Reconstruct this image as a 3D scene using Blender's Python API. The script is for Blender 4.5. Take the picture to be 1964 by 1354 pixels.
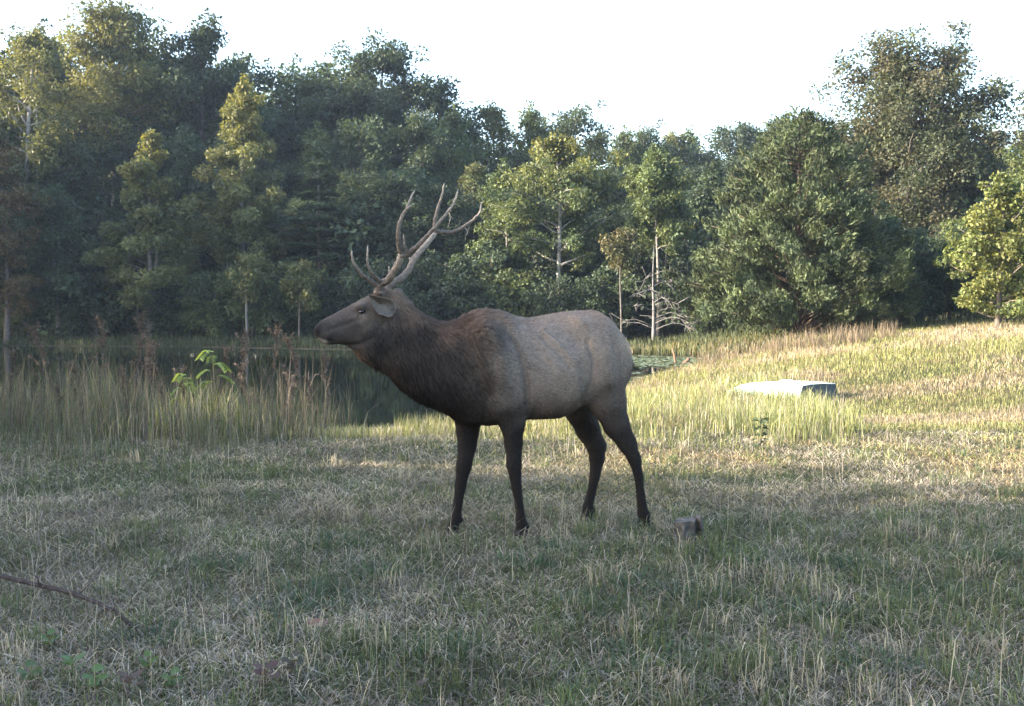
import bpy, math, random
import numpy as np
from mathutils import Vector, Matrix
from mathutils.kdtree import KDTree

# ------------------------------------------------------------------ clear
for o in list(bpy.data.objects):
    bpy.data.objects.remove(o)
scene = bpy.context.scene
COL = scene.collection

# ------------------------------------------------------------------ camera
FPX, CX, CY, HORIZON = 2000.0, 982.0, 677.0, 600.0
CAM_H = 1.477
PITCH = math.atan((CY - HORIZON) / FPX)
cam_d = bpy.data.cameras.new('camera')
cam_d.sensor_width = 36.0
cam_d.lens = 36.0 * FPX / 1964.0
cam_d.clip_start = 0.05
cam_d.clip_end = 3000.0
cam = bpy.data.objects.new('camera', cam_d)
COL.objects.link(cam)
cam.location = (0, 0, CAM_H)
cam.rotation_euler = (math.pi / 2 - PITCH, 0, 0)
scene.camera = cam

# ------------------------------------------------------------------ sky, sun, exposure
SUN_EL = math.radians(17.0)
SUN_H = Vector((-0.985, -0.17, 0)).normalized()          # horizontal direction towards the sun
world = bpy.data.worlds.new('World')
scene.world = world
world.use_nodes = True
wn = world.node_tree
sky = wn.nodes.new('ShaderNodeTexSky')
sky.sky_type = 'NISHITA'
sky.sun_disc = False
sky.sun_elevation = SUN_EL
sky.sun_rotation = math.atan2(SUN_H.x, SUN_H.y)
sky.air_density = 1.0
sky.dust_density = 2.2
sky.ozone_density = 1.0
bg = wn.nodes['Background']
bg.inputs['Strength'].default_value = 0.15
wn.links.new(sky.outputs[0], bg.inputs['Color'])

sun_d = bpy.data.lights.new('sun', 'SUN')
sun_d.energy = 4.4
sun_d.angle = math.radians(0.55)
sun_d.color = (1.0, 0.87, 0.68)
sun = bpy.data.objects.new('sun', sun_d)
COL.objects.link(sun)
to_sun = Vector((SUN_H.x * math.cos(SUN_EL), SUN_H.y * math.cos(SUN_EL), math.sin(SUN_EL)))
sun.rotation_euler = to_sun.to_track_quat('Z', 'Y').to_euler()
sun.location = (-40, 10, 40)

scene.view_settings.view_transform = 'Standard'
scene.view_settings.look = 'None'
scene.view_settings.gamma = 1.0
scene.view_settings.use_curve_mapping = False
scene.view_settings.exposure = 2.66
scene.render.engine = 'CYCLES'
scene.render.resolution_x, scene.render.resolution_y = 1024, 706

# ------------------------------------------------------------------ pixel helpers
_F = np.array([0, math.cos(PITCH), -math.sin(PITCH)])
_U = np.array([0, math.sin(PITCH), math.cos(PITCH)])
_R = np.array([1.0, 0, 0])
_C = np.array([0, 0, CAM_H])


def ray(px, py):
    return _F + _R * (px - CX) / FPX + _U * (CY - py) / FPX


def at_depth(px, py, Y):
    d = ray(px, py)
    return _C + d * (Y / d[1])


def x_at(px, Y):
    return at_depth(px, 600, Y)[0]


def z_at(py, Y):
    return at_depth(CX, py, Y)[2]


# ------------------------------------------------------------------ noise
_rs = np.random.RandomState(7)
_TAB = _rs.rand(256, 256)


def vnoise(x, y, scale=1.0, seed=0):
    x = np.asarray(x, float) / scale + seed * 17.31
    y = np.asarray(y, float) / scale + seed * 9.77
    xi = np.floor(x).astype(int); yi = np.floor(y).astype(int)
    fx = x - xi; fy = y - yi
    fx = fx * fx * (3 - 2 * fx); fy = fy * fy * (3 - 2 * fy)
    a = _TAB[xi & 255, yi & 255]; b = _TAB[(xi + 1) & 255, yi & 255]
    c = _TAB[xi & 255, (yi + 1) & 255]; d = _TAB[(xi + 1) & 255, (yi + 1) & 255]
    return (a * (1 - fx) + b * fx) * (1 - fy) + (c * (1 - fx) + d * fx) * fy


def fnoise(x, y, scale, seed=0, octv=3):
    s = 0; amp = 1; tot = 0
    for k in range(octv):
        s = s + amp * vnoise(x, y, scale / (2 ** k), seed + k * 3); tot += amp; amp *= 0.5
    return s / tot


def sstep(a, b, x):
    t = np.clip((np.asarray(x, float) - a) / (b - a), 0, 1)
    return t * t * (3 - 2 * t)


# ------------------------------------------------------------------ pond outline and ground height
POND = np.array([(-34, 24), (-30, 21), (-20, 20.5), (-12, 19), (-9, 16.4), (-5, 15.4), (-2.4, 14.9), (-0.6, 15.6), (0.6, 17.6), (1.6, 21),
                 (2.9, 26), (4.6, 31), (6.6, 36), (8.0, 39.5), (7.6, 42.0), (3, 46), (-3, 49), (-8, 51), (-15, 54.5),
                 (-28, 57), (-33, 52), (-35, 40)], float)
WATER_Z = -0.33


def pond_sd(x, y):
    """signed distance to the pond outline, negative inside"""
    x = np.asarray(x, float); y = np.asarray(y, float)
    best = np.full(x.shape, 1e9); inside = np.zeros(x.shape, bool)
    n = len(POND)
    for i in range(n):
        ax, ay = POND[i]; bx, by = POND[(i + 1) % n]
        dx, dy = bx - ax, by - ay
        t = np.clip(((x - ax) * dx + (y - ay) * dy) / (dx * dx + dy * dy), 0, 1)
        best = np.minimum(best, np.hypot(x - ax - t * dx, y - ay - t * dy))
        if ay != by:
            c = ((ay > y) != (by > y)) & (x < (bx - ax) * (y - ay) / (by - ay) + ax)
            inside ^= c
    return np.where(inside, -best, best)


def gz(x, y):
    x = np.asarray(x, float); y = np.asarray(y, float)
    sd = pond_sd(x, y) + (fnoise(x, y, 2.2, 5) - 0.5) * 0.8
    base = (fnoise(x, y, 3.0, 1) - 0.5) * 0.10 + (fnoise(x, y, 0.7, 2) - 0.5) * 0.035
    base = base + 0.078 * np.maximum(x - 5.5, 0) * sstep(11, 26, y) * (1 - 0.75 * sstep(30, 60, x))
    base = base - 0.22 * sstep(12, 18, y) * (1 - sstep(6, 12, x))
    far = sstep(44, 60, y) * (1 - sstep(4, 14, x))
    base = base * (1 - far) + far * (-0.15 + 0.035 * np.maximum(y - 56, 0) * (1 - sstep(80, 160, y)))
    spot = 1 - sstep(1.6, 3.2, np.hypot(x - 0.2, y - 7.0))      # level ground where the elk stands
    base = base * (1 - 0.85 * spot)
    out = WATER_Z + 0.02 + (base - WATER_Z - 0.02) * sstep(0.0, 3.2, sd)
    inn = WATER_Z + 0.02 - 0.9 * sstep(0, 5, -sd)
    return np.where(sd > 0, out, inn)


def g1(x, y):
    return float(gz(np.array([x]), np.array([y]))[0])


# ------------------------------------------------------------------ mesh helpers
def mesh_np(name, V, faces, cols=None, smooth=False, mat=None):
    """V (n,3); faces: list of int arrays (m,k) with k = 3 or 4; cols (n,3)"""
    me = bpy.data.meshes.new(name)
    V = np.ascontiguousarray(V, np.float32)
    me.vertices.add(len(V)); me.vertices.foreach_set('co', V.ravel())
    faces = [np.asarray(f, np.int32) for f in faces if len(f)]
    loops = np.concatenate([f.ravel() for f in faces])
    tot = np.concatenate([np.full(len(f), f.shape[1], np.int32) for f in faces])
    start = np.concatenate([[0], np.cumsum(tot)[:-1]]).astype(np.int32)
    me.loops.add(len(loops)); me.loops.foreach_set('vertex_index', loops)
    me.polygons.add(len(tot)); me.polygons.foreach_set('loop_start', start)
    me.polygons.foreach_set('use_smooth', np.full(len(tot), smooth, bool))
    me.update(calc_edges=True)
    me.validate()
    if cols is not None:
        a = me.attributes.new('col', 'FLOAT_COLOR', 'POINT')
        c4 = np.ones((len(V), 4), np.float32); c4[:, :3] = cols
        a.data.foreach_set('color', c4.ravel())
    if mat:
        me.materials.append(mat)
    return me


def add(name, me, parent=None, **props):
    o = bpy.data.objects.new(name, me)
    COL.objects.link(o)
    if parent is not None:
        o.parent = parent
    for k, v in props.items():
        o[k] = v
    return o


def empty(name, loc, rz=0.0, **props):
    o = bpy.data.objects.new(name, None)
    COL.objects.link(o)
    o.location = loc; o.rotation_euler = (0, 0, rz)
    o.empty_display_size = 0.2
    for k, v in props.items():
        o[k] = v
    return o


def copy_tree(root, loc, rz, sc, **props):
    r = root.copy(); COL.objects.link(r)
    r.location = loc; r.rotation_euler = (0, 0, rz); r.scale = sc
    for k, v in props.items():
        r[k] = v
    for ch in list(root.children):
        c = ch.copy(); COL.objects.link(c); c.parent = r
        for g in list(ch.children):
            d = g.copy(); COL.objects.link(d); d.parent = c
    return r


class Tubes:
    """collects tapered tubes"""
    def __init__(self):
        self.V = []; self.F = []; self.C = []; self.n = 0

    def add(self, pts, rad, col=(0.1, 0.1, 0.1), sides=6, squash=1.0):
        pts = np.asarray(pts, float); rad = np.asarray(rad, float) * np.ones(len(pts))
        m = len(pts)
        tan = np.gradient(pts, axis=0)
        tan /= np.linalg.norm(tan, axis=1)[:, None] + 1e-9
        ref = np.array([0.31, 0.87, 0.12]) if abs(tan[0, 1]) < 0.8 else np.array([1.0, 0.1, 0.1])
        a = np.arange(sides) * 2 * math.pi / sides
        for i in range(m):
            u = np.cross(tan[i], ref); u /= np.linalg.norm(u) + 1e-9
            v = np.cross(tan[i], u)
            self.V.append(pts[i] + rad[i] * (np.outer(np.cos(a), u) + squash * np.outer(np.sin(a), v)))
        c = np.asarray(col, float)
        self.C.append(np.broadcast_to(c if c.ndim == 1 else np.repeat(c, sides, axis=0), (m * sides, 3)))
        q = []
        for i in range(m - 1):
            for k in range(sides):
                k2 = (k + 1) % sides
                q.append((self.n + i * sides + k, self.n + i * sides + k2, self.n + (i + 1) * sides + k2, self.n + (i + 1) * sides + k))
        for i, fl in ((0, True), (m - 1, False)):
            ring = [self.n + i * sides + k for k in range(sides)]
            cidx = ring[0]
            for k in range(1, sides - 1):
                t = (cidx, ring[k], ring[k + 1])
                q.append((t[0], t[1], t[2], t[2]) if False else None)
                self.F.append(t if not fl else t[::-1])
        self.F.extend([x for x in q if x is not None])
        self.n += m * sides

    def mesh(self, name, mat, smooth=True):
        V = np.concatenate(self.V); C = np.concatenate(self.C)
        tri = np.array([f for f in self.F if len(f) == 3], np.int32).reshape(-1, 3)
        quad = np.array([f for f in self.F if len(f) == 4], np.int32).reshape(-1, 4)
        return mesh_np(name, V, [tri, quad], C, smooth, mat)


def spline(pts, n):
    """Catmull-Rom through pts, n samples"""
    p = np.asarray(pts, float)
    p = np.vstack([2 * p[0] - p[1], p, 2 * p[-1] - p[-2]])
    m = len(p) - 3
    out = []
    for t in np.linspace(0, m - 1e-6, n):
        i = int(t); f = t - i
        a, b, c, d = p[i], p[i + 1], p[i + 2], p[i + 3]
        out.append(0.5 * (2 * b + (c - a) * f + (2 * a - 5 * b + 4 * c - d) * f * f + (3 * b - a - 3 * c + d) * f ** 3))
    return np.array(out)


# ------------------------------------------------------------------ materials
def new_mat(name):
    m = bpy.data.materials.new(name); m.use_nodes = True
    nt = m.node_tree
    for n in list(nt.nodes):
        if n.type != 'OUTPUT_MATERIAL':
            nt.nodes.remove(n)
    return m, nt, nt.nodes['Material Output']


def attr_mat(name, rough=0.7, transl=0.0, spec=0.3, noise_scale=20.0, noise_amt=0.25, bump=0.0, sheen=0.0, tint=(1, 1, 1)):
    """colour from the 'col' attribute broken up by noise"""
    m, nt, out = new_mat(name)
    N, L = nt.nodes, nt.links
    at = N.new('ShaderNodeAttribute'); at.attribute_name = 'col'
    tc = N.new('ShaderNodeTexCoord')
    nz = N.new('ShaderNodeTexNoise'); nz.inputs['Scale'].default_value = noise_scale; nz.inputs['Detail'].default_value = 4
    L.new(tc.outputs['Object'], nz.inputs['Vector'])
    mr = N.new('ShaderNodeMapRange')
    mr.inputs['From Min'].default_value = 0.3; mr.inputs['From Max'].default_value = 0.7
    mr.inputs['To Min'].default_value = 1 - noise_amt; mr.inputs['To Max'].default_value = 1 + noise_amt
    L.new(nz.outputs['Fac'], mr.inputs['Value'])
    mx = N.new('ShaderNodeVectorMath'); mx.operation = 'SCALE'
    L.new(at.outputs['Color'], mx.inputs[0]); L.new(mr.outputs['Result'], mx.inputs['Scale'])
    p = N.new('ShaderNodeBsdfPrincipled')
    L.new(mx.outputs[0], p.inputs['Base Color'])
    p.inputs['Roughness'].default_value = rough
    p.inputs['Specular IOR Level'].default_value = spec
    if sheen:
        p.inputs['Sheen Weight'].default_value = sheen
        p.inputs['Sheen Roughness'].default_value = 0.5
    if bump:
        b = N.new('ShaderNodeBump'); b.inputs['Strength'].default_value = bump; b.inputs['Distance'].default_value = 0.02
        L.new(nz.outputs['Fac'], b.inputs['Height']); L.new(b.outputs['Normal'], p.inputs['Normal'])
    if transl:
        t = N.new('ShaderNodeBsdfTranslucent')
        tm = N.new('ShaderNodeVectorMath'); tm.operation = 'MULTIPLY'
        tm.inputs[1].default_value = (1.25, 1.15, 0.55)
        L.new(mx.outputs[0], tm.inputs[0]); L.new(tm.outputs[0], t.inputs['Color'])
        ms = N.new('ShaderNodeMixShader'); ms.inputs[0].default_value = transl
        L.new(p.outputs[0], ms.inputs[1]); L.new(t.outputs[0], ms.inputs[2])
        L.new(ms.outputs[0], out.inputs['Surface'])
    else:
        L.new(p.outputs[0], out.inputs['Surface'])
    return m


M_LEAF = attr_mat('leaf', 0.55, 0.38, 0.3, 0.6, 0.22)
M_NEEDLE = attr_mat('needle_foliage', 0.65, 0.22, 0.2, 0.8, 0.25)
M_GRASS = attr_mat('grass_blade', 0.6, 0.34, 0.25, 2.0, 0.2)
M_BARK = attr_mat('bark', 0.9, 0.0, 0.1, 9.0, 0.35, bump=0.6)
M_STALK = attr_mat('dry_stalk', 0.85, 0.1, 0.1, 12.0, 0.25)
M_HIDE = attr_mat('elk_hide', 0.85, 0.0, 0.12, 60.0, 0.16, bump=0.12)
M_FUR = attr_mat('elk_fur', 0.7, 0.0, 0.15, 40.0, 0.2)
M_ANTLER = attr_mat('antler', 0.6, 0.0, 0.3, 55.0, 0.4, bump=0.7)
M_WOOD = attr_mat('weathered_wood', 0.9, 0.0, 0.1, 25.0, 0.4, bump=0.8)


def ground_mat():
    m, nt, out = new_mat('soil_and_thatch')
    N, L = nt.nodes, nt.links
    tc = N.new('ShaderNodeTexCoord')
    n1 = N.new('ShaderNodeTexNoise'); n1.inputs['Scale'].default_value = 0.5; n1.inputs['Detail'].default_value = 6
    n2 = N.new('ShaderNodeTexNoise'); n2.inputs['Scale'].default_value = 22; n2.inputs['Detail'].default_value = 8
    n2.inputs['Roughness'].default_value = 0.7
    for n in (n1, n2):
        L.new(tc.outputs['Object'], n.inputs['Vector'])
    r1 = N.new('ShaderNodeValToRGB')
    r1.color_ramp.elements[0].position = 0.38; r1.color_ramp.elements[0].color = (0.045, 0.055, 0.024, 1)
    r1.color_ramp.elements[1].position = 0.62; r1.color_ramp.elements[1].color = (0.105, 0.085, 0.052, 1)
    L.new(n1.outputs['Fac'], r1.inputs['Fac'])
    r2 = N.new('ShaderNodeValToRGB')
    r2.color_ramp.elements[0].position = 0.35; r2.color_ramp.elements[0].color = (0.35, 0.35, 0.35, 1)
    r2.color_ramp.elements[1].position = 0.7; r2.color_ramp.elements[1].color = (1.5, 1.45, 1.35, 1)
    L.new(n2.outputs['Fac'], r2.inputs['Fac'])
    mx = N.new('ShaderNodeMix'); mx.data_type = 'RGBA'; mx.blend_type = 'MULTIPLY'; mx.inputs['Factor'].default_value = 1
    L.new(r1.outputs['Color'], mx.inputs[6]); L.new(r2.outputs['Color'], mx.inputs[7])
    p = N.new('ShaderNodeBsdfPrincipled'); p.inputs['Roughness'].default_value = 0.95
    p.inputs['Specular IOR Level'].default_value = 0.1
    L.new(mx.outputs[2], p.inputs['Base Color'])
    b = N.new('ShaderNodeBump'); b.inputs['Strength'].default_value = 0.8; b.inputs['Distance'].default_value = 0.03
    L.new(n2.outputs['Fac'], b.inputs['Height']); L.new(b.outputs['Normal'], p.inputs['Normal'])
    L.new(p.outputs[0], out.inputs['Surface'])
    return m


def water_mat():
    m, nt, out = new_mat('pond_water')
    N, L = nt.nodes, nt.links
    tc = N.new('ShaderNodeTexCoord')
    mp = N.new('ShaderNodeMapping'); mp.inputs['Scale'].default_value = (0.6, 1.6, 1)
    L.new(tc.outputs['Object'], mp.inputs['Vector'])
    nz = N.new('ShaderNodeTexNoise'); nz.inputs['Scale'].default_value = 2.0; nz.inputs['Detail'].default_value = 4
    L.new(mp.outputs['Vector'], nz.inputs['Vector'])
    p = N.new('ShaderNodeBsdfPrincipled')
    p.inputs['Base Color'].default_value = (0.006, 0.009, 0.007, 1)
    p.inputs['Roughness'].default_value = 0.03
    p.inputs['IOR'].default_value = 1.33
    b = N.new('ShaderNodeBump'); b.inputs['Strength'].default_value = 0.05; b.inputs['Distance'].default_value = 0.02
    L.new(nz.outputs['Fac'], b.inputs['Height']); L.new(b.outputs['Normal'], p.inputs['Normal'])
    L.new(p.outputs[0], out.inputs['Surface'])
    return m


def plain_mat(name, col, rough=0.5, spec=0.4, noise=0.15, scale=15.0, bump=0.0, col2=None):
    m, nt, out = new_mat(name)
    N, L = nt.nodes, nt.links
    tc = N.new('ShaderNodeTexCoord')
    nz = N.new('ShaderNodeTexNoise'); nz.inputs['Scale'].default_value = scale; nz.inputs['Detail'].default_value = 6
    L.new(tc.outputs['Object'], nz.inputs['Vector'])
    r = N.new('ShaderNodeValToRGB')
    c2 = col2 or tuple(c * (1 - 2 * noise) for c in col)
    r.color_ramp.elements[0].position = 0.36; r.color_ramp.elements[0].color = (*c2, 1)
    r.color_ramp.elements[1].position = 0.58; r.color_ramp.elements[1].color = (*col, 1)
    L.new(nz.outputs['Fac'], r.inputs['Fac'])
    p = N.new('ShaderNodeBsdfPrincipled')
    L.new(r.outputs['Color'], p.inputs['Base Color'])
    p.inputs['Roughness'].default_value = rough; p.inputs['Specular IOR Level'].default_value = spec
    if bump:
        b = N.new('ShaderNodeBump'); b.inputs['Strength'].default_value = bump; b.inputs['Distance'].default_value = 0.01
        L.new(nz.outputs['Fac'], b.inputs['Height']); L.new(b.outputs['Normal'], p.inputs['Normal'])
    L.new(p.outputs[0], out.inputs['Surface'])
    return m


M_GROUND = ground_mat()
M_WATER = water_mat()

# ------------------------------------------------------------------ ground sheet and water
def axis(lo, hi, fine_lo, fine_hi, step):
    a = list(np.arange(fine_lo, fine_hi + 1e-6, step))
    s = step; v = fine_lo
    pre = []
    while v > lo:
        s *= 1.35; v -= s; pre.append(v)
    s = step; v = fine_hi
    post = []
    while v < hi:
        s *= 1.35; v += s; post.append(v)
    return np.array(pre[::-1] + a + post)


gx = axis(-420, 420, -16, 24, 0.28); gy = axis(-300, 520, 2, 60, 0.28)
GX, GY = np.meshgrid(gx, gy, indexing='ij')
GZ = gz(GX, GY)
nx, ny = GX.shape
idx = np.arange(nx * ny).reshape(nx, ny)
quads = np.stack([idx[:-1, :-1], idx[1:, :-1], idx[1:, 1:], idx[:-1, 1:]], -1).reshape(-1, 4)
ground = add('ground', mesh_np('ground', np.stack([GX, GY, GZ], -1).reshape(-1, 3), [quads], None, True, M_GROUND), kind='structure',
             label='grassy field sloping to the pond bank', category='ground')

pw = POND.copy(); ctr = pw.mean(0)
pp = ctr + (pw - ctr) * 1.0
nrm = []
me = bpy.data.meshes.new('pond_water')
# water sheet a little wider than the outline; the bank rises through it
wx0, wx1, wy0, wy1 = -38, 11, 12.5, 62
me.from_pydata([(wx0, wy0, WATER_Z), (wx1, wy0, WATER_Z), (wx1, wy1, WATER_Z), (wx0, wy1, WATER_Z)], [], [(0, 1, 2, 3)])
me.materials.append(M_WATER)
add('pond_water', me, kind='structure', label='still dark pond water below the wood', category='water')


# ------------------------------------------------------------------ the elk
PSI = math.radians(18.0)
E_Q = np.array([0.06, 7.0, 0.0])
E_E = np.array([math.cos(PSI), math.sin(PSI), 0.0])      # towards the rump
E_N = np.array([math.sin(PSI), -math.cos(PSI), 0.0])     # towards the elk's left side


def elk_sz(px, py, l=0.0):
    d = ray(px, py)
    t = (l - np.dot(_C - E_Q, E_N)) / np.dot(d, E_N)
    P = _C + d * t
    return np.dot(P - E_Q, E_E), P[2]


def elk_local(px, py, l=0.0):
    s, z = elk_sz(px, py, l)
    return np.array([s, l, z])


UPPER = [(602, 634), (604, 626), (612, 617), (625, 609), (640, 602), (660, 591), (680, 580), (700, 570), (716, 562), (735, 557), (752, 555),
         (766, 558), (780, 571), (797, 590), (814, 603), (835, 615), (856, 619), (877, 614), (894, 605), (912, 596), (931, 593),
         (950, 594.5), (969, 599), (987, 606), (1006, 609.5), (1025, 608.5), (1048, 604), (1069, 600), (1093, 597), (1128, 595), (1144, 597),
         (1163, 608), (1179, 626), (1193, 643), (1201, 661), (1204, 690)]
LOWER = [(602, 638), (604, 645), (611, 653), (622, 661), (632, 662), (646, 660), (662, 662), (674, 668), (682, 680), (690, 690), (705, 696), (722, 703), (740, 713),
         (756, 729), (775, 748), (800, 766), (830, 779), (860, 794), (880, 809), (905, 814), (937, 816), (965, 812), (1006, 804),
         (1040, 803), (1064, 802), (1082, 796), (1100, 784), (1125, 770), (1150, 762), (1180, 755), (1195, 735), (1203, 705)]
WIDTH = [(602, .020), (606, .040), (625, .052), (650, .058), (675, .074), (692, .084), (710, .088), (740, .095), (770, .112), (800, .135), (850, .175),
         (900, .205), (950, .225), (1000, .255), (1040, .285), (1080, .290), (1110, .270), (1140, .250), (1165, .22), (1190, .165), (1202, .09)]
st = np.linspace(-1.6, 1.1, 2701)


def table(pts, is_z, sm):
    a = np.array([elk_sz(x, y)[0] if is_z else elk_sz(x, 640)[0] for x, y in pts])
    v = np.array([elk_sz(x, y)[1] if is_z else y for x, y in pts])
    t = np.interp(st, a, v)
    k = np.exp(-0.5 * (np.arange(-60, 61) / sm) ** 2); k /= k.sum()
    return np.convolve(np.pad(t, 60, mode='edge'), k, 'valid')


TU, TL, TW = table(UPPER, True, 9), table(LOWER, True, 9), table(WIDTH, False, 14)
S_NOSE, S_RUMP = elk_sz(602, 636)[0], elk_sz(1204.5, 690)[0]

HH = 0.0098
g0 = np.array([-1.55, -0.40, -0.03]); g1_ = np.array([1.12, 0.40, 1.74])
dims = np.ceil((g1_ - g0) / HH).astype(int)
S_, L_, Z_ = [g0[i] + HH * np.arange(dims[i]) for i in range(3)]
u_ = np.interp(S_, st, TU); lo_ = np.interp(S_, st, TL); w_ = np.interp(S_, st, TW)
c_ = (u_ + lo_) / 2; h_ = np.maximum((u_ - lo_) / 2, 0.012)
T = (Z_[None, None, :] - c_[:, None, None]) / h_[:, None, None]
bodyness = sstep(-0.55, -0.1, S_)[:, None, None]
ww = w_[:, None, None] * (1 - bodyness * 0.24 * np.clip(T, -1, 1.2))
q = np.sqrt((L_[None, :, None] / ww) ** 2 + np.abs(T) ** 2.15)
F = (q - 1) * np.minimum(w_, h_)[:, None, None]
# round the two ends
over = np.maximum(np.maximum(S_NOSE - S_, S_ - S_RUMP), -0.05)[:, None, None]
F = np.maximum(F, over + 0 * F)


def region(lo, hi):
    i0 = np.clip(np.floor((np.array(lo) - g0) / HH).astype(int) - 2, 0, dims)
    i1 = np.clip(np.ceil((np.array(hi) - g0) / HH).astype(int) + 3, 0, dims)
    return tuple(slice(a, b) for a, b in zip(i0, i1))


def blend(d, sl, k, sub=False):
    f = F[sl]
    if sub:
        hcl = np.clip(0.5 - 0.5 * (f + d) / k, 0, 1)
        F[sl] = f * (1 - hcl) + (-d) * hcl + k * hcl * (1 - hcl)
    else:
        hcl = np.clip(0.5 + 0.5 * (d - f) / k, 0, 1)
        F[sl] = d * (1 - hcl) + f * hcl - k * hcl * (1 - hcl)


def cone(a, b, ra, rb, k=0.03, lat=1.0, sub=False):
    """tapered capsule; lat > 1 makes it thinner across the body"""
    a = np.array(a, float); b = np.array(b, float)
    m = max(ra, rb) + k * 1.6
    sl = region(np.minimum(a, b) - m, np.maximum(a, b) + m)
    X = S_[sl[0]][:, None, None]; Y = L_[sl[1]][None, :, None]; Zz = Z_[sl[2]][None, None, :]
    ab = b - a
    sc = np.array([1, lat, 1])
    abx = ab * sc
    px = (X - a[0]); py = (Y - a[1]) * lat; pz = (Zz - a[2])
    t = np.clip((px * abx[0] + py * abx[1] + pz * abx[2]) / (abx @ abx + 1e-12), 0, 1)
    d = np.sqrt((px - t * abx[0]) ** 2 + (py - t * abx[1]) ** 2 + (pz - t * abx[2]) ** 2) - (ra + (rb - ra) * t)
    blend(d / max(1.0, lat ** 0.5), sl, k, sub)


def ellip(c, r, k=0.04, sub=False, tilt=0.0):
    c = np.array(c, float); r = np.array(r, float)
    m = r.max() + k * 1.6
    sl = region(c - m, c + m)
    X = S_[sl[0]][:, None, None] - c[0]; Y = L_[sl[1]][None, :, None] - c[1]; Zz = Z_[sl[2]][None, None, :] - c[2]
    ca, sa = math.cos(tilt), math.sin(tilt)
    X2 = X * ca + Zz * sa; Z2 = -X * sa + Zz * ca
    k0 = np.sqrt((X2 / r[0]) ** 2 + (Y / r[1]) ** 2 + (Z2 / r[2]) ** 2)
    k1 = np.sqrt((X2 / r[0] ** 2) ** 2 + (Y / r[1] ** 2) ** 2 + (Z2 / r[2] ** 2) ** 2) + 1e-9
    blend(k0 * (k0 - 1) / k1, sl, k, sub)


for sgn in (1, -1):
    # shoulder blade, upper arm, haunch, hip, belly side
    ellip(elk_local(938, 688, .150 * sgn), (.135, .110, .24), .06, tilt=0.28)
    ellip(elk_local(965, 760, .155 * sgn), (.105, .075, .13), .06)
    ellip(elk_local(1138, 690, .125 * sgn), (.17, .13, .27), .08, tilt=-0.2)
    ellip(elk_local(1118, 625, .13 * sgn), (.08, .06, .05), .06)
    # cheek, brow, nostril flare
    ellip(elk_local(706, 622, .045 * sgn), (.075, .048, .075), .035)
    ellip(elk_local(692, 588, .062 * sgn), (.038, .024, .022), .02)
    ellip(elk_local(612, 634, .022 * sgn), (.028, .026, .026), .02)
    ellip(elk_local(607.5, 634, .046 * sgn), (.012, .016, .011), .008, sub=True)
    ellip(elk_local(694, 597.5, .098 * sgn), (.020, .018, .014), .010, sub=True)
    # pedicles
    cone(elk_local(727, 566, .035 * sgn), elk_local(728, 553, .05 * sgn), .030, .026, .02)
    # mouth line
    cone(elk_local(607, 648, .047 * sgn), elk_local(638, 654, .062 * sgn), .004, .004, .006, sub=True)
    # crease behind the shoulder
    cone(elk_local(1003, 705, .30 * sgn), elk_local(1010, 775, .285 * sgn), .030, .034, .05, sub=True)
    cone(elk_local(984, 640, .285 * sgn), elk_local(1003, 705, .30 * sgn), .022, .030, .05, sub=True)
    ellip(elk_local(1088, 652, .345 * sgn), (.12, .085, .075), .06, sub=True)
    for px_ in (1030, 1052, 1074):
        cone(elk_local(px_ - 14, 655, .318 * sgn), elk_local(px_ + 14, 750, .322 * sgn), .018, .018, .04, sub=True)
    # flank fold
    cone(elk_local(1122, 690, .315 * sgn), elk_local(1128, 760, .285 * sgn), .035, .03, .05, sub=True)

HIND_N = [(1150, 715, 46), (1166, 770, 34), (1182, 814, 25), (1203, 850, 18), (1217, 880, 12.5), (1225, 915, 8.8), (1229, 950, 8.2), (1233, 983, 10.5), (1236, 1003, 11)]
HIND_F = [(1112, 730, 40), (1112, 785, 28), (1127, 822, 23), (1144, 856, 18.5), (1145, 880, 14.5), (1141, 912, 10.3), (1134, 945, 8.4), (1127, 974, 10), (1124, 996, 11)]
FORE_N = [(962, 715, 42), (974, 770, 33), (983, 812, 23), (985, 850, 17), (986, 893, 14.2), (991, 936, 9.8), (996, 970, 8), (1000, 1004, 10.5), (1001, 1024, 11)]
FORE_F = [(905, 730, 36), (898, 788, 28), (897, 828, 20.5), (896, 855, 17.5), (890, 893, 14.8), (883, 933, 11), (879, 962, 8.8), (874, 993, 10.2), (869, 1016, 11)]
hoof_at = []
for nodes, l0, l1, far in ((HIND_N, .17, .13, 0), (HIND_F, -.16, -.13, 1), (FORE_N, .165, .12, 0), (FORE_F, -.155, -.12, 1)):
    P = []
    for i, (x, y, r) in enumerate(nodes):
        f = min(1, i / 4)
        l = l0 + (l1 - l0) * f
        P.append((elk_local(x, y, l), r * (7.0 - l + (x - 990) * 0.0011) / FPX))
    for i in range(len(P) - 1):
        lat = (1.7, 1.5, 1.35, 1.3, 1.2, 1.1, 1.0, 1.0)[i]
        cone(P[i][0], P[i + 1][0], P[i][1], P[i + 1][1], (.06, .04, .03, .022, .018, .014, .012, .012)[i], lat)
    hoof_at.append(P[-1][0])
    # dew claws and hock point
    e = P[-2][0]
    for dl in (.022, -.022):
        ellip(e + np.array([.036, dl, -.012]), (.014, .011, .018), .012)
# tail
cone(elk_local(1199, 662), elk_local(1204, 712), .028, .020, .03)


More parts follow.
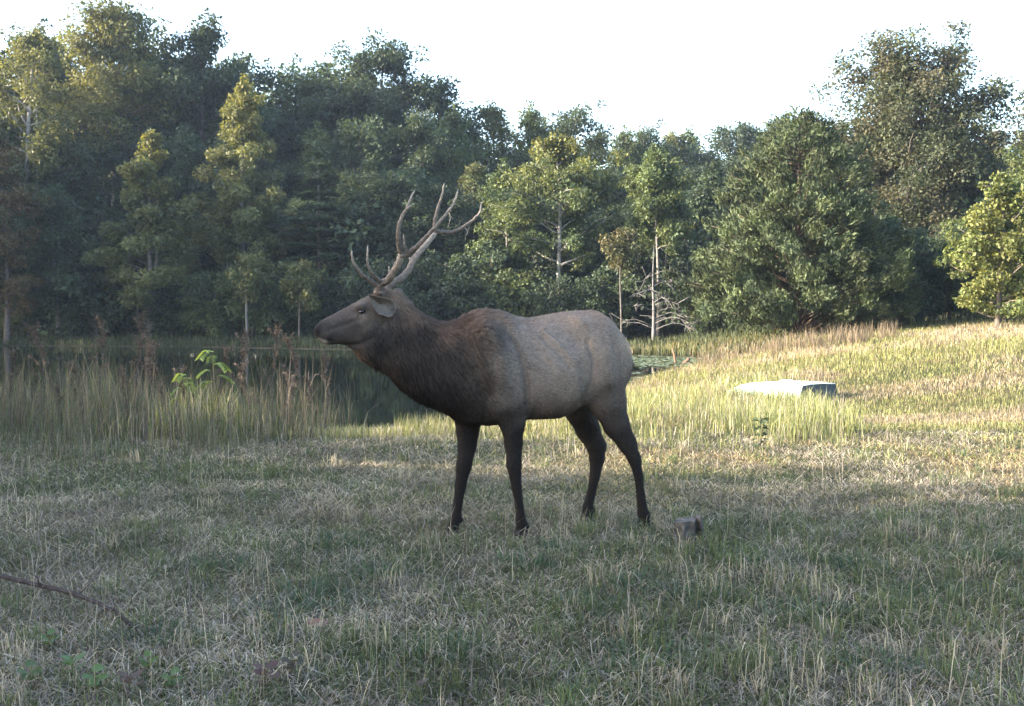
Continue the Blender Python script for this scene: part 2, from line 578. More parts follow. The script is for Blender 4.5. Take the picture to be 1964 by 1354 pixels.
def surface_nets(F, h, origin):
    s = F < 0
    nx, ny, nz = F.shape
    cs = np.zeros((nx - 1, ny - 1, nz - 1), np.uint8)
    for k, (i, j, l) in enumerate([(i, j, l) for i in (0, 1) for j in (0, 1) for l in (0, 1)]):
        cs += s[i:nx - 1 + i, j:ny - 1 + j, l:nz - 1 + l]
    act = (cs > 0) & (cs < 8)
    I = np.argwhere(act)
    vid = np.full(act.shape, -1, np.int64); vid[act] = np.arange(len(I))
    acc = np.zeros((len(I), 3)); cnt = np.zeros(len(I))
    corners = [(i, j, l) for i in (0, 1) for j in (0, 1) for l in (0, 1)]
    for a in corners:
        for ax in range(3):
            if a[ax] == 0:
                b = list(a); b[ax] = 1
                fa = F[I[:, 0] + a[0], I[:, 1] + a[1], I[:, 2] + a[2]]
                fb = F[I[:, 0] + b[0], I[:, 1] + b[1], I[:, 2] + b[2]]
                cr = (fa < 0) != (fb < 0)
                t = np.where(cr, fa / np.where(cr, fa - fb, 1), 0)
                p = np.array(a, float)[None, :].repeat(len(I), 0); p[:, ax] += t
                acc[cr] += p[cr]; cnt[cr] += 1
    V = origin + h * (I + acc / cnt[:, None])
    Q = []
    for ax in range(3):
        o1, o2 = (ax + 1) % 3, (ax + 2) % 3
        sl0 = [slice(1, -1)] * 3; sl0[ax] = slice(0, -1)
        sl1 = list(sl0); sl1[ax] = slice(1, None)
        a = s[tuple(sl0)]; b = s[tuple(sl1)]
        E = np.argwhere(a != b)
        flip = a[tuple(E.T)]
        E = E + np.array([0 if d == ax else 1 for d in range(3)])
        def cell(d1, d2):
            c = E.copy(); c[:, o1] -= d1; c[:, o2] -= d2
            ok = (c >= 0).all(1) & (c < np.array(act.shape)).all(1)
            c = np.clip(c, 0, np.array(act.shape) - 1)
            return np.where(ok, vid[tuple(c.T)], -1)
        q = np.stack([cell(1, 1), cell(0, 1), cell(0, 0), cell(1, 0)], -1)
        good = (q >= 0).all(1)
        q, f = q[good], flip[good]
        q[~f] = q[~f][:, ::-1]
        Q.append(q)
    return V, np.concatenate(Q)


EV, EQ = surface_nets(F, HH, g0)
ed = np.concatenate([EQ[:, [0, 1]], EQ[:, [1, 2]], EQ[:, [2, 3]], EQ[:, [3, 0]]])
for it in range(3):
    acc = np.zeros_like(EV); cnt = np.zeros(len(EV))
    for a, b in ((0, 1), (1, 0)):
        np.add.at(acc, ed[:, a], EV[ed[:, b]]); np.add.at(cnt, ed[:, a], 1)
    EV = EV * 0.5 + 0.5 * acc / np.maximum(cnt, 1)[:, None]

# surface modelling: shallow hollows and ridges of bone and muscle, laid along lines on the flank
def edge_dist(P, line):
    L2 = np.array([elk_sz(x, y, .22) if x > 760 else elk_sz(x, y, .07) for x, y in line])
    if len(L2) == 1:
        return np.hypot(P[:, 0] - L2[0, 0], P[:, 2] - L2[0, 1])
    best = np.full(len(P), 1e9)
    for a, b in zip(L2[:-1], L2[1:]):
        ab = b - a
        t = np.clip(((P[:, 0] - a[0]) * ab[0] + (P[:, 2] - a[1]) * ab[1]) / (ab @ ab), 0, 1)
        best = np.minimum(best, np.hypot(P[:, 0] - a[0] - t * ab[0], P[:, 2] - a[1] - t * ab[1]))
    return best


RELIEF = [([(978, 628), (992, 665), (1002, 705), (1007, 745), (1010, 778)], -.026, .020), ([(930, 625), (955, 680), (962, 735)], .014, .045), ([(905, 660), (915, 710), (935, 760)], -.012, .030),
          ([(1046, 634), (1072, 662), (1096, 694)], .012, .012), ([(1040, 645), (1062, 672), (1086, 704)], -.010, .014), ([(1020, 660), (1045, 700), (1066, 740)], -.006, .016), ([(1030, 640), (1055, 690), (1080, 735)], .004, .014),
          ([(1104, 655)], -.034, .055), ([(1085, 640)], -.012, .05), ([(1119, 616)], .011, .034), ([(1124, 655), (1131, 695), (1128, 738), (1114, 772)], -.022, .022), ([(1155, 680), (1160, 730)], .016, .05), ([(1172, 650), (1184, 715), (1180, 775)], -.010, .022),
          ([(984, 786)], .016, .028), ([(955, 775), (975, 800)], -.006, .02), ([(1006, 622), (1060, 613), (1100, 612)], -.012, .025), ([(950, 608), (975, 618)], -.010, .02), ([(1190, 835), (1212, 868)], -.010, .012), ([(1133, 842), (1150, 868)], -.010, .012),
          ([(668, 664), (692, 660), (715, 648), (733, 618)], -.011, .013), ([(698, 640), (715, 625)], .008, .022), ([(690, 612), (665, 622), (636, 630)], -.008, .012), ([(702, 604), (672, 611)], .006, .010), ([(606, 648), (622, 651), (640, 655)], -.008, .006),
          ([(622, 640), (640, 641)], .004, .014), ([(740, 590), (750, 640)], -.008, .02)]
qn = np.zeros_like(EV)
for a_, b_, c_i in ((0, 1, 2), (0, 2, 3)):
    f_ = np.cross(EV[EQ[:, b_]] - EV[EQ[:, a_]], EV[EQ[:, c_i]] - EV[EQ[:, a_]])
    for k in (a_, b_, c_i):
        np.add.at(qn, EQ[:, k], f_)
qn /= np.linalg.norm(qn, axis=1)[:, None] + 1e-12
if (qn[:, 2] * (EV[:, 2] - 1.2))[(np.abs(EV[:, 0] - .3) < .3) & (EV[:, 2] > 1)].mean() < 0:
    qn = -qn
side_f = sstep(.25, .7, np.abs(qn[:, 1]))
dsp = sum(dp * np.exp(-(edge_dist(EV, ln) / wd) ** 2) for ln, dp, wd in RELIEF)
legmask = np.where((EV[:, 2] < .86) & (EV[:, 0] > -.6), .35, 1.0)
EV = EV + qn * (dsp * side_f * legmask)[:, None]


def surf_l(px, py, sgn, l0):
    s, z = elk_sz(px, py, l0 * sgn)
    m = EV[:, 1] * sgn > .012
    i = np.argmin(np.hypot(EV[m, 0] - s, EV[m, 2] - z))
    return EV[m, 1][i]


# coat colours given at places on the flank, spread over the body
BODY, DARK, MANE, LEG = (.225, .188, .165), (.10, .08, .068), (.034, .026, .023), (.018, .0145, .0135)
NAPE, FACE, RUMP, THRO = (.105, .066, .045), (.048, .040, .036), (.42, .31, .22), (.24, .14, .085)
COAT = [(605, 630, (.02, .018, .018), 0), (607, 640, (.03, .026, .025), 0), (620, 659, (.30, .26, .22), 0), (612, 653, (.20, .17, .15), 0), (630, 651, (.025, .02, .02), 0), (604, 626, (.02, .018, .018), 0), (640, 610, (.075, .062, .056), 0), (640, 648, (.05, .042, .038), 0),
        (665, 600, (.08, .066, .06), 0), (690, 606, (.13, .105, .088), 0), (690, 586, (.12, .10, .085), 0), (680, 630, FACE, 0), (700, 650, (.05, .041, .037), 0.2), (715, 575, (.10, .08, .068), 0.1),
        (740, 600, (.075, .06, .052), 0.2), (684, 687, THRO, 0.5), (693, 692, (.13, .08, .055), .5), (690, 674, (.06, .045, .038), .4), (676, 664, (.045, .037, .034), 0), (705, 680, (.042, .034, .03), .6), (660, 655, (.045, .037, .034), 0), (700, 622, (.07, .057, .05), 0), (705, 596, (.11, .09, .076), 0), (683, 596, (.075, .06, .052), 0), (655, 625, (.062, .051, .046), 0), (622, 630, (.055, .045, .042), 0), (620, 644, (.06, .05, .046), 0), (720, 660, (.034, .027, .024), 0.6), (715, 700, (.040, .030, .026), 1), (760, 570, (.16, .115, .085), 0.3), (790, 600, (.12, .08, .058), 0.5),
        (760, 640, (.044, .035, .030), .7), (800, 640, (.050, .039, .033), .9), (850, 630, (.125, .078, .055), .8), (885, 620, NAPE, .8), (915, 606, (.155, .105, .078), .6),
        (800, 700, MANE, 1), (840, 680, (.050, .039, .033), 1), (840, 740, (.022, .0175, .016), 1), (800, 755, (.020, .016, .015), 1), (870, 780, (.020, .016, .0145), .6), (770, 720, (.026, .020, .018), 1),
        (870, 655, (.075, .057, .046), 1), (870, 700, (.054, .043, .036), .9), (900, 650, (.108, .084, .069), .8), (900, 700, (.088, .070, .059), .7), (905, 745, (.050, .040, .034), .5), (930, 640, (.142, .114, .096), .5), (930, 690, (.135, .110, .094), .4),
        (940, 750, (.105, .086, .074), .15), (900, 785, (.024, .0195, .0175), .2), (950, 800, (.024, .0195, .0175), 0), (940, 608, (.155, .115, .090), .3), (965, 650, (.165, .135, .115), .2), (965, 700, (.160, .131, .112), .1), (1000, 640, (.185, .152, .130), .05), (990, 740, (.145, .118, .100), 0),
        (985, 790, (.045, .036, .031), 0), (1040, 640, (.200, .164, .141), .05), (1050, 690, (.185, .152, .130), 0), (1060, 740, (.150, .122, .102), 0), (1030, 775, (.115, .092, .077), 0), (1040, 797, (.075, .058, .049), 0), (1090, 785, (.085, .066, .055), 0), (1100, 640, (.190, .155, .132), .05),
        (1110, 710, (.175, .144, .122), 0), (1150, 640, (.175, .140, .118), .05), (1150, 700, (.152, .123, .104), 0), (1140, 750, (.085, .067, .056), 0), (1172, 760, (.072, .057, .048), 0), (1160, 790, (.042, .033, .028), 0), (1180, 640, (.21, .155, .118), .1),
        (1190, 690, (.17, .128, .10), .1), (1150, 600, (.24, .17, .125), .2), (1188, 634, (.36, .26, .18), .2), (1201, 662, (.36, .26, .18), .2), (1204, 705, (.035, .026, .022), .3), (1070, 602, (.22, .168, .135), .1), (1010, 611, (.19, .145, .118), .1),
        (985, 830, LEG, 0), (897, 830, LEG, 0), (1130, 830, (.028, .022, .019), 0), (1190, 830, (.030, .024, .021), 0), (985, 900, LEG, 0), (885, 920, LEG, 0), (1143, 890, (.024, .019, .017), 0), (1220, 900, LEG, 0),
        (995, 970, LEG, 0), (878, 970, LEG, 0), (1130, 960, LEG, 0), (1230, 960, LEG, 0), (1000, 1025, LEG, 0), (870, 1020, LEG, 0), (1124, 1000, LEG, 0), (1236, 1005, LEG, 0)]
cp = np.array([elk_sz(x, y) for x, y, _, _ in COAT]); cc = np.array([c for _, _, c, _ in COAT]); cm = np.array([m for _, _, _, m in COAT])
cc = cc * np.array([.58 if (m >= .5 and y > 632 and x > 700) else .72 if y > 805 else .84 if x < 760 else 1.0 for x, y, _, m in COAT])[:, None]     # the mane and legs are near black-brown


def coat(P):
    d2 = (P[:, 0][:, None] - cp[:, 0]) ** 2 + (P[:, 2][:, None] - cp[:, 1]) ** 2
    soft = (.00012 + .0024 * sstep(-1.0, -.8, P[:, 0]) * sstep(.7, .9, P[:, 2]))[:, None]
    w = 1 / (d2 + soft) ** 2.0
    w /= w.sum(1)[:, None]
    return w @ cc, w @ cm


ECOL, EMANE = coat(EV)
jit = fnoise(EV[:, 0] * 3 + EV[:, 1] * 2, EV[:, 2] * 3 - EV[:, 1] * 3, 0.10, 4)
ECOL = ECOL * (0.86 + 0.28 * jit)[:, None]

elk = empty('elk', tuple(E_Q), PSI, label='bull elk with tall branching antlers standing side-on in the shaded grass', category='elk')
# local axes of the empty: x = E_E, y = -E_N
fl = np.array([1, -1, 1.0])
ebody = mesh_np('body', EV * fl, [EQ[:, ::-1]], ECOL, True, M_HIDE)
body = add('body', ebody, elk)

# ---- fur strands over the hide
rs = np.random.RandomState(11)
tri = np.concatenate([EQ[:, [0, 1, 2]], EQ[:, [0, 2, 3]]])
A, B, Cc = EV[tri[:, 0]], EV[tri[:, 1]], EV[tri[:, 2]]
fn = np.cross(B - A, Cc - A); ar = np.linalg.norm(fn, axis=1)
fn = fn / (ar[:, None] + 1e-12)
vn = np.zeros_like(EV)
for k in range(3):
    np.add.at(vn, tri[:, k], fn * ar[:, None])
vn /= np.linalg.norm(vn, axis=1)[:, None] + 1e-12
ctr3 = (A + B + Cc) / 3
outward = np.sign(np.median(((ctr3 - np.array([0.3, 0, 1.2])) * fn).sum(1)[np.abs(ctr3[:, 0] - .3) < .3]))
vn *= outward
mane_t = EMANE[tri].mean(1)


def strands(n, weight, lenf, lift, wid, clump):
    pr = ar * weight; pr = pr / pr.sum()
    t = rs.choice(len(tri), n, p=pr)
    u = rs.rand(n); v = rs.rand(n); m = u + v > 1
    u[m] = 1 - u[m]; v[m] = 1 - v[m]
    w0 = (1 - u - v)[:, None]; u = u[:, None]; v = v[:, None]
    P = EV[tri[t, 0]] * w0 + EV[tri[t, 1]] * u + EV[tri[t, 2]] * v
    Nn = vn[tri[t, 0]] * w0 + vn[tri[t, 1]] * u + vn[tri[t, 2]] * v
    Nn /= np.linalg.norm(Nn, axis=1)[:, None] + 1e-9
    col, mane = coat(P)
    s, z = P[:, 0], P[:, 2]
    neck = 1 - sstep(-.75, -.15, s)
    leg = 1 - sstep(.72, .9, z)
    head = 1 - sstep(-1.16, -1.0, s)
    D = np.stack([0.9 - 0.45 * neck - .7 * leg + .3 * head, 0 * s, -0.35 - 0.85 * neck * (1 - head) - 1.0 * leg - .15 * head], -1)
    D += (fnoise(s * 1.0 + P[:, 1], z, 0.09, 3)[:, None] - .5) * np.array([.9, 0, -.9]) + rs.normal(0, .16, (n, 3))
    D -= (D * Nn).sum(1)[:, None] * Nn
    D /= np.linalg.norm(D, axis=1)[:, None] + 1e-9
    ln = lenf(mane) * rs.uniform(.6, 1.25, n)
    tip = P + (D + Nn * (lift * rs.uniform(.5, 1.5, n))[:, None]) * ln[:, None]
    if clump:
        nc = n // clump
        kd = KDTree(nc)
        for i in range(nc):
            kd.insert(P[i], i)
        kd.balance()
        near = np.array([kd.find(p)[1] for p in P])
        f = (0.72 * mane)[:, None]
        tip = tip * (1 - f) + (tip[near] + rs.normal(0, .003, (n, 3))) * f
    side = np.cross(Nn, tip - P); side /= np.linalg.norm(side, axis=1)[:, None] + 1e-9
    wv = (wid * rs.uniform(.7, 1.3, n))[:, None]
    root = P - Nn * 0.003
    mid = (root + tip) / 2 + Nn * (ln * .10)[:, None]
    V = np.stack([root - side * wv, root + side * wv, mid + side * wv * .7, mid - side * wv * .7, tip], 1).reshape(-1, 3)
    b = np.arange(n)[:, None] * 5
    lum = (1 + (rs.uniform(.5, 1.55, n) - 1) * (.8 + .4 * mane))[:, None]
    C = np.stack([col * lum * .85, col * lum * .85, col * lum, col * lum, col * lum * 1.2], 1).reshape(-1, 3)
    return V, b + np.array([[0, 1, 2, 3]]), b + np.array([[3, 2, 4]]), C


V, q4, t3, C = strands(62000, .02 + .98 * sstep(-1.10, -.92, ctr3[:, 0]), lambda m: .019 + .028 * m, .24, .0021, 0)
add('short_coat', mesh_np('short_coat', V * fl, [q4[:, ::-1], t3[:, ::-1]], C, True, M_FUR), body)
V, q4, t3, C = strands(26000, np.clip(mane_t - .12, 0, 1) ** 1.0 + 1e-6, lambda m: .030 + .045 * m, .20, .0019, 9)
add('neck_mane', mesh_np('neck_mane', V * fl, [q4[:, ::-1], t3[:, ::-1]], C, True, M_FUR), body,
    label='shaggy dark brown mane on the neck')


# ---- antlers
def zpx(zx, zy):
    return 580 + zx / 3.471, 330 + zy / 3.471


def antler_tube(tb, zpts, lats, r0, r1, n=22, col0=(.105, .080, .064), col1=(.34, .285, .235)):
    P = np.array([elk_local(*zpx(x, y), l) for (x, y), l in zip(zpts, lats)])
    p = spline(P, n) * fl
    t = np.linspace(0, 1, n)
    wob = rs.normal(0, .0012, (n, 3)); wob[0] = 0
    r = 1.12 * (r0 + (r1 - r0) * t ** .9) * (1 + .06 * np.sin(t * 40 + rs.rand() * 6))
    r[-1] *= .35
    c = np.array(col0)[None] * (1 - t[:, None] ** 2.6) + np.array(col1)[None] * t[:, None] ** 2.6
    tb.add(p + wob, r, c, 9)


near = Tubes()
antler_tube(near, [(505, 800), (520, 748), (575, 715), (625, 640), (655, 570), (660, 535)], [.055, .07, .11, .16, .20, .215], .024, .0185)
antler_tube(near, [(660, 560), (642, 470), (640, 380), (658, 310), (690, 250), (715, 190), (748, 118)], [.21, .235, .25, .255, .255, .25, .245], .0165, .004)
antler_tube(near, [(688, 258), (705, 240), (728, 218)], [.255, .262, .27], .009, .004, 8)
antler_tube(near, [(655, 560), (705, 545), (790, 470), (850, 405), (905, 345), (960, 275), (1005, 210), (1038, 112)], [.205, .225, .26, .28, .30, .30, .29, .27], .018, .004)
antler_tube(near, [(700, 545), (680, 490), (672, 412)], [.225, .25, .27], .012, .0035, 12)
antler_tube(near, [(512, 770), (460, 730), (395, 680), (350, 620), (330, 560), (328, 518)], [.06, .08, .11, .13, .14, .145], .0155, .0038)
antler_tube(near, [(535, 742), (490, 705), (448, 645), (432, 580), (436, 485)], [.075, .11, .14, .155, .15], .0135, .0035)
near.add(np.array([elk_local(*zpx(506, 806), .054), elk_local(*zpx(508, 790), .058)]) * fl, [.033, .030], (.15, .11, .085), 12)
add('antler', near.mesh('antler', M_ANTLER), elk)
farr = Tubes()
antler_tube(farr, [(560, 790), (600, 742), (665, 700), (710, 650), (740, 585), (790, 520), (850, 450), (895, 392)], [-.055, -.075, -.12, -.155, -.18, -.20, -.215, -.22], .0225, .0155)
antler_tube(farr, [(885, 405), (882, 330), (905, 235), (928, 160), (946, 72)], [-.22, -.225, -.23, -.225, -.215], .0155, .004)
antler_tube(farr, [(890, 398), (940, 402), (1010, 395), (1090, 355), (1155, 300), (1185, 260), (1190, 200)], [-.22, -.235, -.25, -.26, -.26, -.255, -.25], .016, .0045)
antler_tube(farr, [(600, 742), (585, 690), (573, 625)], [-.075, -.12, -.15], .014, .004, 12)
antler_tube(farr, [(735, 600), (722, 585), (712, 570)], [-.18, -.185, -.19], .015, .007, 6)
for pts in ([(975, 270), (985, 300), (975, 350), (968, 372)], [(985, 290), (1003, 318)], [(1080, 370), (1100, 400), (1085, 430), (1083, 462)], [(1100, 395), (1112, 360)]):
    P = np.array([elk_local(*zpx(x, y), -.25) for x, y in pts]) * fl
    farr.add(spline(P, 8), np.linspace(.0035, .0016, 8), (.3, .25, .2), 5)
farr.add(np.array([elk_local(*zpx(556, 796), -.054), elk_local(*zpx(562, 782), -.058)]) * fl, [.034, .031], (.15, .11, .085), 12)
add('antler', farr.mesh('antler', M_ANTLER), elk)

# ---- ears: cupped leaf shapes
def ear(outline, mid0, mid1, l0, depth, name, lab):
    """outline pixels around the ear, cupped away from the camera side"""
    P = np.array([elk_local(x, y, l) for x, y, l in outline])
    c = P.mean(0)
    rings = []; cols = []
    n = len(P)
    for k, f in enumerate((1.0, .82, .5, .2)):
        R = c + (P - c) * f
        R[:, 1] -= depth * (1 - f ** 2) * np.sign(l0)
        rings.append(R)
        cols.append(np.tile(((.17, .14, .12), (.12, .098, .085), (.14, .115, .1), (.16, .135, .115))[k], (n, 1)))
    back = [c + (P - c) * f - np.array([0, np.sign(l0) * (depth * (1 - f ** 2) + .010 * (1 if f < 1 else .3)), 0]) for f in (1.0, .82, .5, .2)]
    V = np.concatenate(rings + back); C = np.concatenate(cols + [np.tile((.10, .08, .07), (n, 1))] * 4)
    Q = []
    for k in range(3):
        for i in range(n):
            j = (i + 1) % n
            Q.append((k * n + i, k * n + j, (k + 1) * n + j, (k + 1) * n + i))
            o = 4 * n
            Q.append((o + k * n + i, o + (k + 1) * n + i, o + (k + 1) * n + j, o + k * n + j))
    for i in range(n):
        j = (i + 1) % n
        Q.append((i, 4 * n + i, 4 * n + j, j))
    T3 = [(3 * n, 3 * n + i, 3 * n + i + 1) for i in range(1, n - 1)] + [(7 * n, 7 * n + i + 1, 7 * n + i) for i in range(1, n - 1)]
    o = add('ear', mesh_np('ear', V * fl, [np.array(Q), np.array(T3)], C, True, M_HIDE), elk)
    return o


def z8(x, y):
    return 590 + x / 7.129, 530 + y / 7.129


near_ear = [(822, 240, .185), (880, 252, .185), (960, 272, .175), (1060, 290, .155), (1150, 318, .12), (1205, 370, .095), (1222, 430, .09), (1195, 500, .095), (1140, 562, .11),
            (1085, 556, .125), (1030, 532, .14), (965, 520, .155), (915, 440, .172), (870, 350, .182), (838, 290, .187)]
ear([(*z8(x, y), l) for x, y, l in near_ear], None, None, 1, .045, 'ear', '')
far_ear = [(1130, 215, -.10), (1180, 180, -.13), (1240, 160, -.16), (1290, 175, -.18), (1305, 215, -.175), (1290, 270, -.14), (1230, 300, -.11), (1160, 290, -.10)]
ear([(*z8(x, y), l) for x, y, l in far_ear], None, None, -1, .03, 'ear', '')

# ---- eyes
M_EYE = plain_mat('eye', (.008, .006, .005), 0.08, 0.6, 0.2, 60)
for sgn in (1, -1):
    ls = surf_l(694.5, 597.5, sgn, .085)
    c = elk_local(694.5, 597.5, ls + .001 * sgn) * fl
    import bmesh
    bm = bmesh.new(); bmesh.ops.create_uvsphere(bm, u_segments=20, v_segments=14, radius=.0175)
    me = bpy.data.meshes.new('eye'); bm.to_mesh(me); bm.free(); me.materials.append(M_EYE)
    for p in me.polygons: p.use_smooth = True
    e = add('eye', me, elk); e.location = c; e.scale = (1.2, .9, .82); e.rotation_euler = (0, -.35, 0)
    for nm, line, rad_ in (('nostril', [(606, 629), (609, 634), (613, 638)], .0085), ('mouth', [(605, 646), (613, 649.5), (624, 652), (640, 656)], .0035), ('tear_line', [(689, 601), (686, 606), (684, 610)], .0026)):
        t_ = Tubes()
        P_ = np.array([elk_local(x, y, surf_l(x, y, sgn, .07) - rad_ * .45 * sgn) for x, y in line])
        P_ = spline(P_, 10) * fl
        t_.add(P_, rad_ * np.sin(np.linspace(.35, 2.8, 10)) ** .6, (.008, .007, .007), 8)
        add(nm, t_.mesh(nm, M_HIDE), body)

# ---- hooves: two toes each
M_HOOF = plain_mat('hoof_horn', (.022, .019, .018), 0.8, 0.15, 0.25, 40)
prof = [(-.062, 0), (-.050, .030), (-.018, .062), (.022, .058), (.036, .028), (.034, 0)]
V = []; Fq = []
for side in (-1, 1):
    b = len(V)
    for yy, sc in ((side * .004, 1.0), (side * .026, .97), (side * .036, .80)):
        for x, z in prof:
            V.append((x * sc, yy, z * sc))
    m = len(prof)
    for k in range(2):
        for i in range(m):
            j = (i + 1) % m
            Fq.append((b + k * m + i, b + k * m + j, b + (k + 1) * m + j, b + (k + 1) * m + i))
    Fq.append(tuple(b + i for i in range(m))); Fq.append(tuple(b + 2 * m + i for i in range(m)))
hm = bpy.data.meshes.new('hoof'); hm.from_pydata(V, [], Fq); hm.materials.append(M_HOOF)
for p in hoof_at:
    h = add('hoof', hm, elk); q = p * fl
    w = E_Q + E_E * p[0] + E_N * p[1]
    h.location = (q[0] - .004, q[1], g1(w[0], w[1]) - .004)

# ------------------------------------------------------------------ trees
def rhombs(c, d, nrm, L, W, cols, fold=0.15):
    """leaf quads: centre c, long axis d, normal nrm"""
    side = np.cross(nrm, d); side /= np.linalg.norm(side, axis=1)[:, None] + 1e-9
    n2 = np.cross(d, side)
    L = L[:, None]; W = W[:, None]
    V = np.stack([c - d * L * .5, c + side * W * .5 + n2 * W * fold, c + d * L * .5, c - side * W * .5 + n2 * W * fold], 1).reshape(-1, 3)
    Q = np.arange(len(c) * 4).reshape(-1, 4)
    C = np.repeat(cols, 4, axis=0)
    return V, Q, C


def unit(v):
    return v / (np.linalg.norm(v, axis=-1, keepdims=True) + 1e-9)


GREEN = [(.080, .108, .046), (.100, .124, .052), (.066, .096, .048)]
DEEP = [(.044, .066, .038), (.052, .074, .042), (.040, .060, .042)]
OLIVE = [(.108, .120, .050), (.130, .136, .056), (.088, .106, .048)]
SUNLIT_TOP = [(.150, .155, .048), (.18, .172, .052), (.115, .132, .046)]  # low sun on the crown tops, put into the leaf colour
RUST = [(.105, .085, .042), (.075, .080, .040), (.125, .092, .050)]
BLUEG = [(.055, .082, .052), (.062, .090, .055), (.048, .074, .046)]
CEDAR = [(.050, .068, .034), (.060, .078, .038), (.042, .060, .034)]


def make_tree(seed, H, R, cb=0.3, shape='oval', leafL=.22, leaves=14000, pal=GREEN, tr=.16, bark=(.11, .095, .085), lean=(0, 0),
              n1=26, clump=.75, limb_up=(.35, .95), flat=.75, fork=False, lower_pal=None, top_pal=None, window=None):
    """returns (trunk mesh, crown mesh) in local coordinates, base at the origin"""
    r = np.random.RandomState(seed)
    leaves = int(leaves * 1.3); leafL *= .82
    tb = Tubes()
    def trunk_at(t):
        w = .025 * H * np.array([math.sin(t * 4.1 + seed) * t, math.cos(t * 3.3 + seed * 1.7) * t, 0])
        return np.array([lean[0] * t * H, lean[1] * t * H, t * H * .96]) + w
    ts = np.linspace(0, 1, 12)
    rad = tr * (1 - ts) ** .75 + .012
    rad[0] *= 1.35
    tb.add([trunk_at(t) - (np.array([0, 0, .25]) if t == 0 else 0) for t in ts], rad, bark, 8)
    if fork:
        f0 = trunk_at(.12)
        tb.add([f0, f0 + np.array([.25, .1, .10 * H]), f0 + np.array([.42, .15, .3 * H]), f0 + np.array([.5, .1, .6 * H])], [tr * .7, tr * .6, tr * .45, .02], bark, 7)
    cen = []; crad = []; ctt = []
    def prof(t):
        u = (t - cb) / (1 - cb)
        if shape == 'cone':
            return max(.06, (1 - u) ** .85) * (1 if u > .06 else .75)
        if shape == 'oval':
            return max(.14, math.sin(math.pi * min(1, (u * .86 + .16))) ** .75)
        if shape == 'round':
            return max(.2, math.sqrt(max(0, 1 - (2 * u - .85) ** 2 / 1.6)))
        if shape == 'pyramid':
            return max(.10, (1 - u) ** .62) * (1 if u > .08 else .8)
        if shape == 'spire':
            return max(.10, (1 - u ** 1.5) * (.55 + .45 * min(1, u * 3)))
        return 1
    for i in range(n1):
        u = (i + r.rand()) / n1
        t = cb + (1 - cb) * u ** .9 * .97
        az = i * 2.39996 + r.normal(0, .35)
        pit = r.uniform(*limb_up) * (.6 + .7 * u)
        ln = R * prof(t) * r.uniform(.72, 1.18)
        p0 = trunk_at(t)
        dirv = np.array([math.cos(az) * math.cos(pit), math.sin(az) * math.cos(pit), math.sin(pit)])
        p0 = p0 - np.array([0, 0, ln * .25 * math.sin(pit)])
        pts = [p0, p0 + dirv * ln * .35 + r.normal(0, .05 * ln, 3), p0 + dirv * ln * .7 + r.normal(0, .07 * ln, 3), p0 + dirv * ln + r.normal(0, .06 * ln, 3) - np.array([0, 0, .06 * ln])]
        br = max(.012, tr * .42 * (1 - u * .8) * min(1, ln / R + .2))
        tb.add(spline(pts, 6), np.linspace(br, .008, 6), bark, 5)
        nk = max(2, int(round(2 + 5 * ln / R)))
        for k in range(nk):
            f = .38 + .68 * (k + r.rand() * .8) / nk
            c = p0 + (pts[3] - p0) * f + r.normal(0, .16, 3) * np.array([ln, ln, ln * .7]) * .75
            cen.append(c); crad.append(clump * r.uniform(.5, 1.12) * (.55 + .45 * prof(t))); ctt.append(t)
            if k % 2 == 0:
                b0 = p0 + (pts[3] - p0) * max(.2, f - .3)
                tb.add([b0, (b0 + c) / 2 + r.normal(0, .05, 3), c], [br * .4, br * .3, .006], bark, 4)
    # a leader of foliage at the top
    for k in range(4):
        cen.append(trunk_at(.93 + .025 * k) + r.normal(0, .12 * clump, 3)); crad.append(clump * (.75 - .12 * k)); ctt.append(.93 + .02 * k)
    cen = np.array(cen); crad = np.array(crad); ctt = np.array(ctt)
    w = crad ** 2; w = w / w.sum()
    own = r.choice(len(cen), leaves, p=w)
    dirs = unit(r.normal(0, 1, (leaves, 3)))
    rr = r.rand(leaves) ** .4
    pos = cen[own] + dirs * (rr * crad[own])[:, None] * np.array([1, 1, flat])
    d = unit(dirs * .8 + r.normal(0, .6, (leaves, 3)) + np.array([0, 0, -.25]))
    nr = unit(dirs * .7 + np.array([0, 0, .75]) + r.normal(0, .45, (leaves, 3)))
    L = leafL * r.uniform(.6, 1.35, leaves); W = L * r.uniform(.5, .8, leaves)
    pal = np.array(pal)
    ci = r.randint(0, len(pal), len(cen))
    col = pal[ci[own]] * (1 + (r.rand(len(cen))[own] - .5) * .5)[:, None] * r.uniform(.72, 1.3, leaves)[:, None]
    hz = pos[:, 2] / H
    if window:      # foliage is sparse in front of the bare stem
        tx = np.array([trunk_at(min(1, max(0, q_)))[0] for q_ in np.linspace(0, 1, 50)])
        dx = pos[:, 0] - tx[np.clip((hz * 49).astype(int), 0, 49)]
        drop = (np.abs(dx) < window[1]) & (pos[:, 1] < .25) & (hz < window[0] + r.normal(0, .04, leaves)) & (r.rand(leaves) < .93)
        k_ = ~drop
        pos, d, nr, L, W, col, hz, own = pos[k_], d[k_], nr[k_], L[k_], W[k_], col[k_], hz[k_], own[k_]
        leaves = len(pos)
    if top_pal is not None:  # top leaves coloured as if the sun caught them
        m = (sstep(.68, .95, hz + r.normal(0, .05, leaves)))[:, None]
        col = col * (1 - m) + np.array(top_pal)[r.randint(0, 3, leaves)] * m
    if lower_pal is not None:
        m = (1 - sstep(.3, .6, hz + r.normal(0, .06, leaves)))[:, None]
        col = col * (1 - m) + np.array(lower_pal)[r.randint(0, 3, leaves)] * m
    V, Q, C = rhombs(pos, d, nr, L, W, col)
    return tb.mesh('trunk', M_BARK), mesh_np('crown', V, [Q], C, False, M_LEAF)


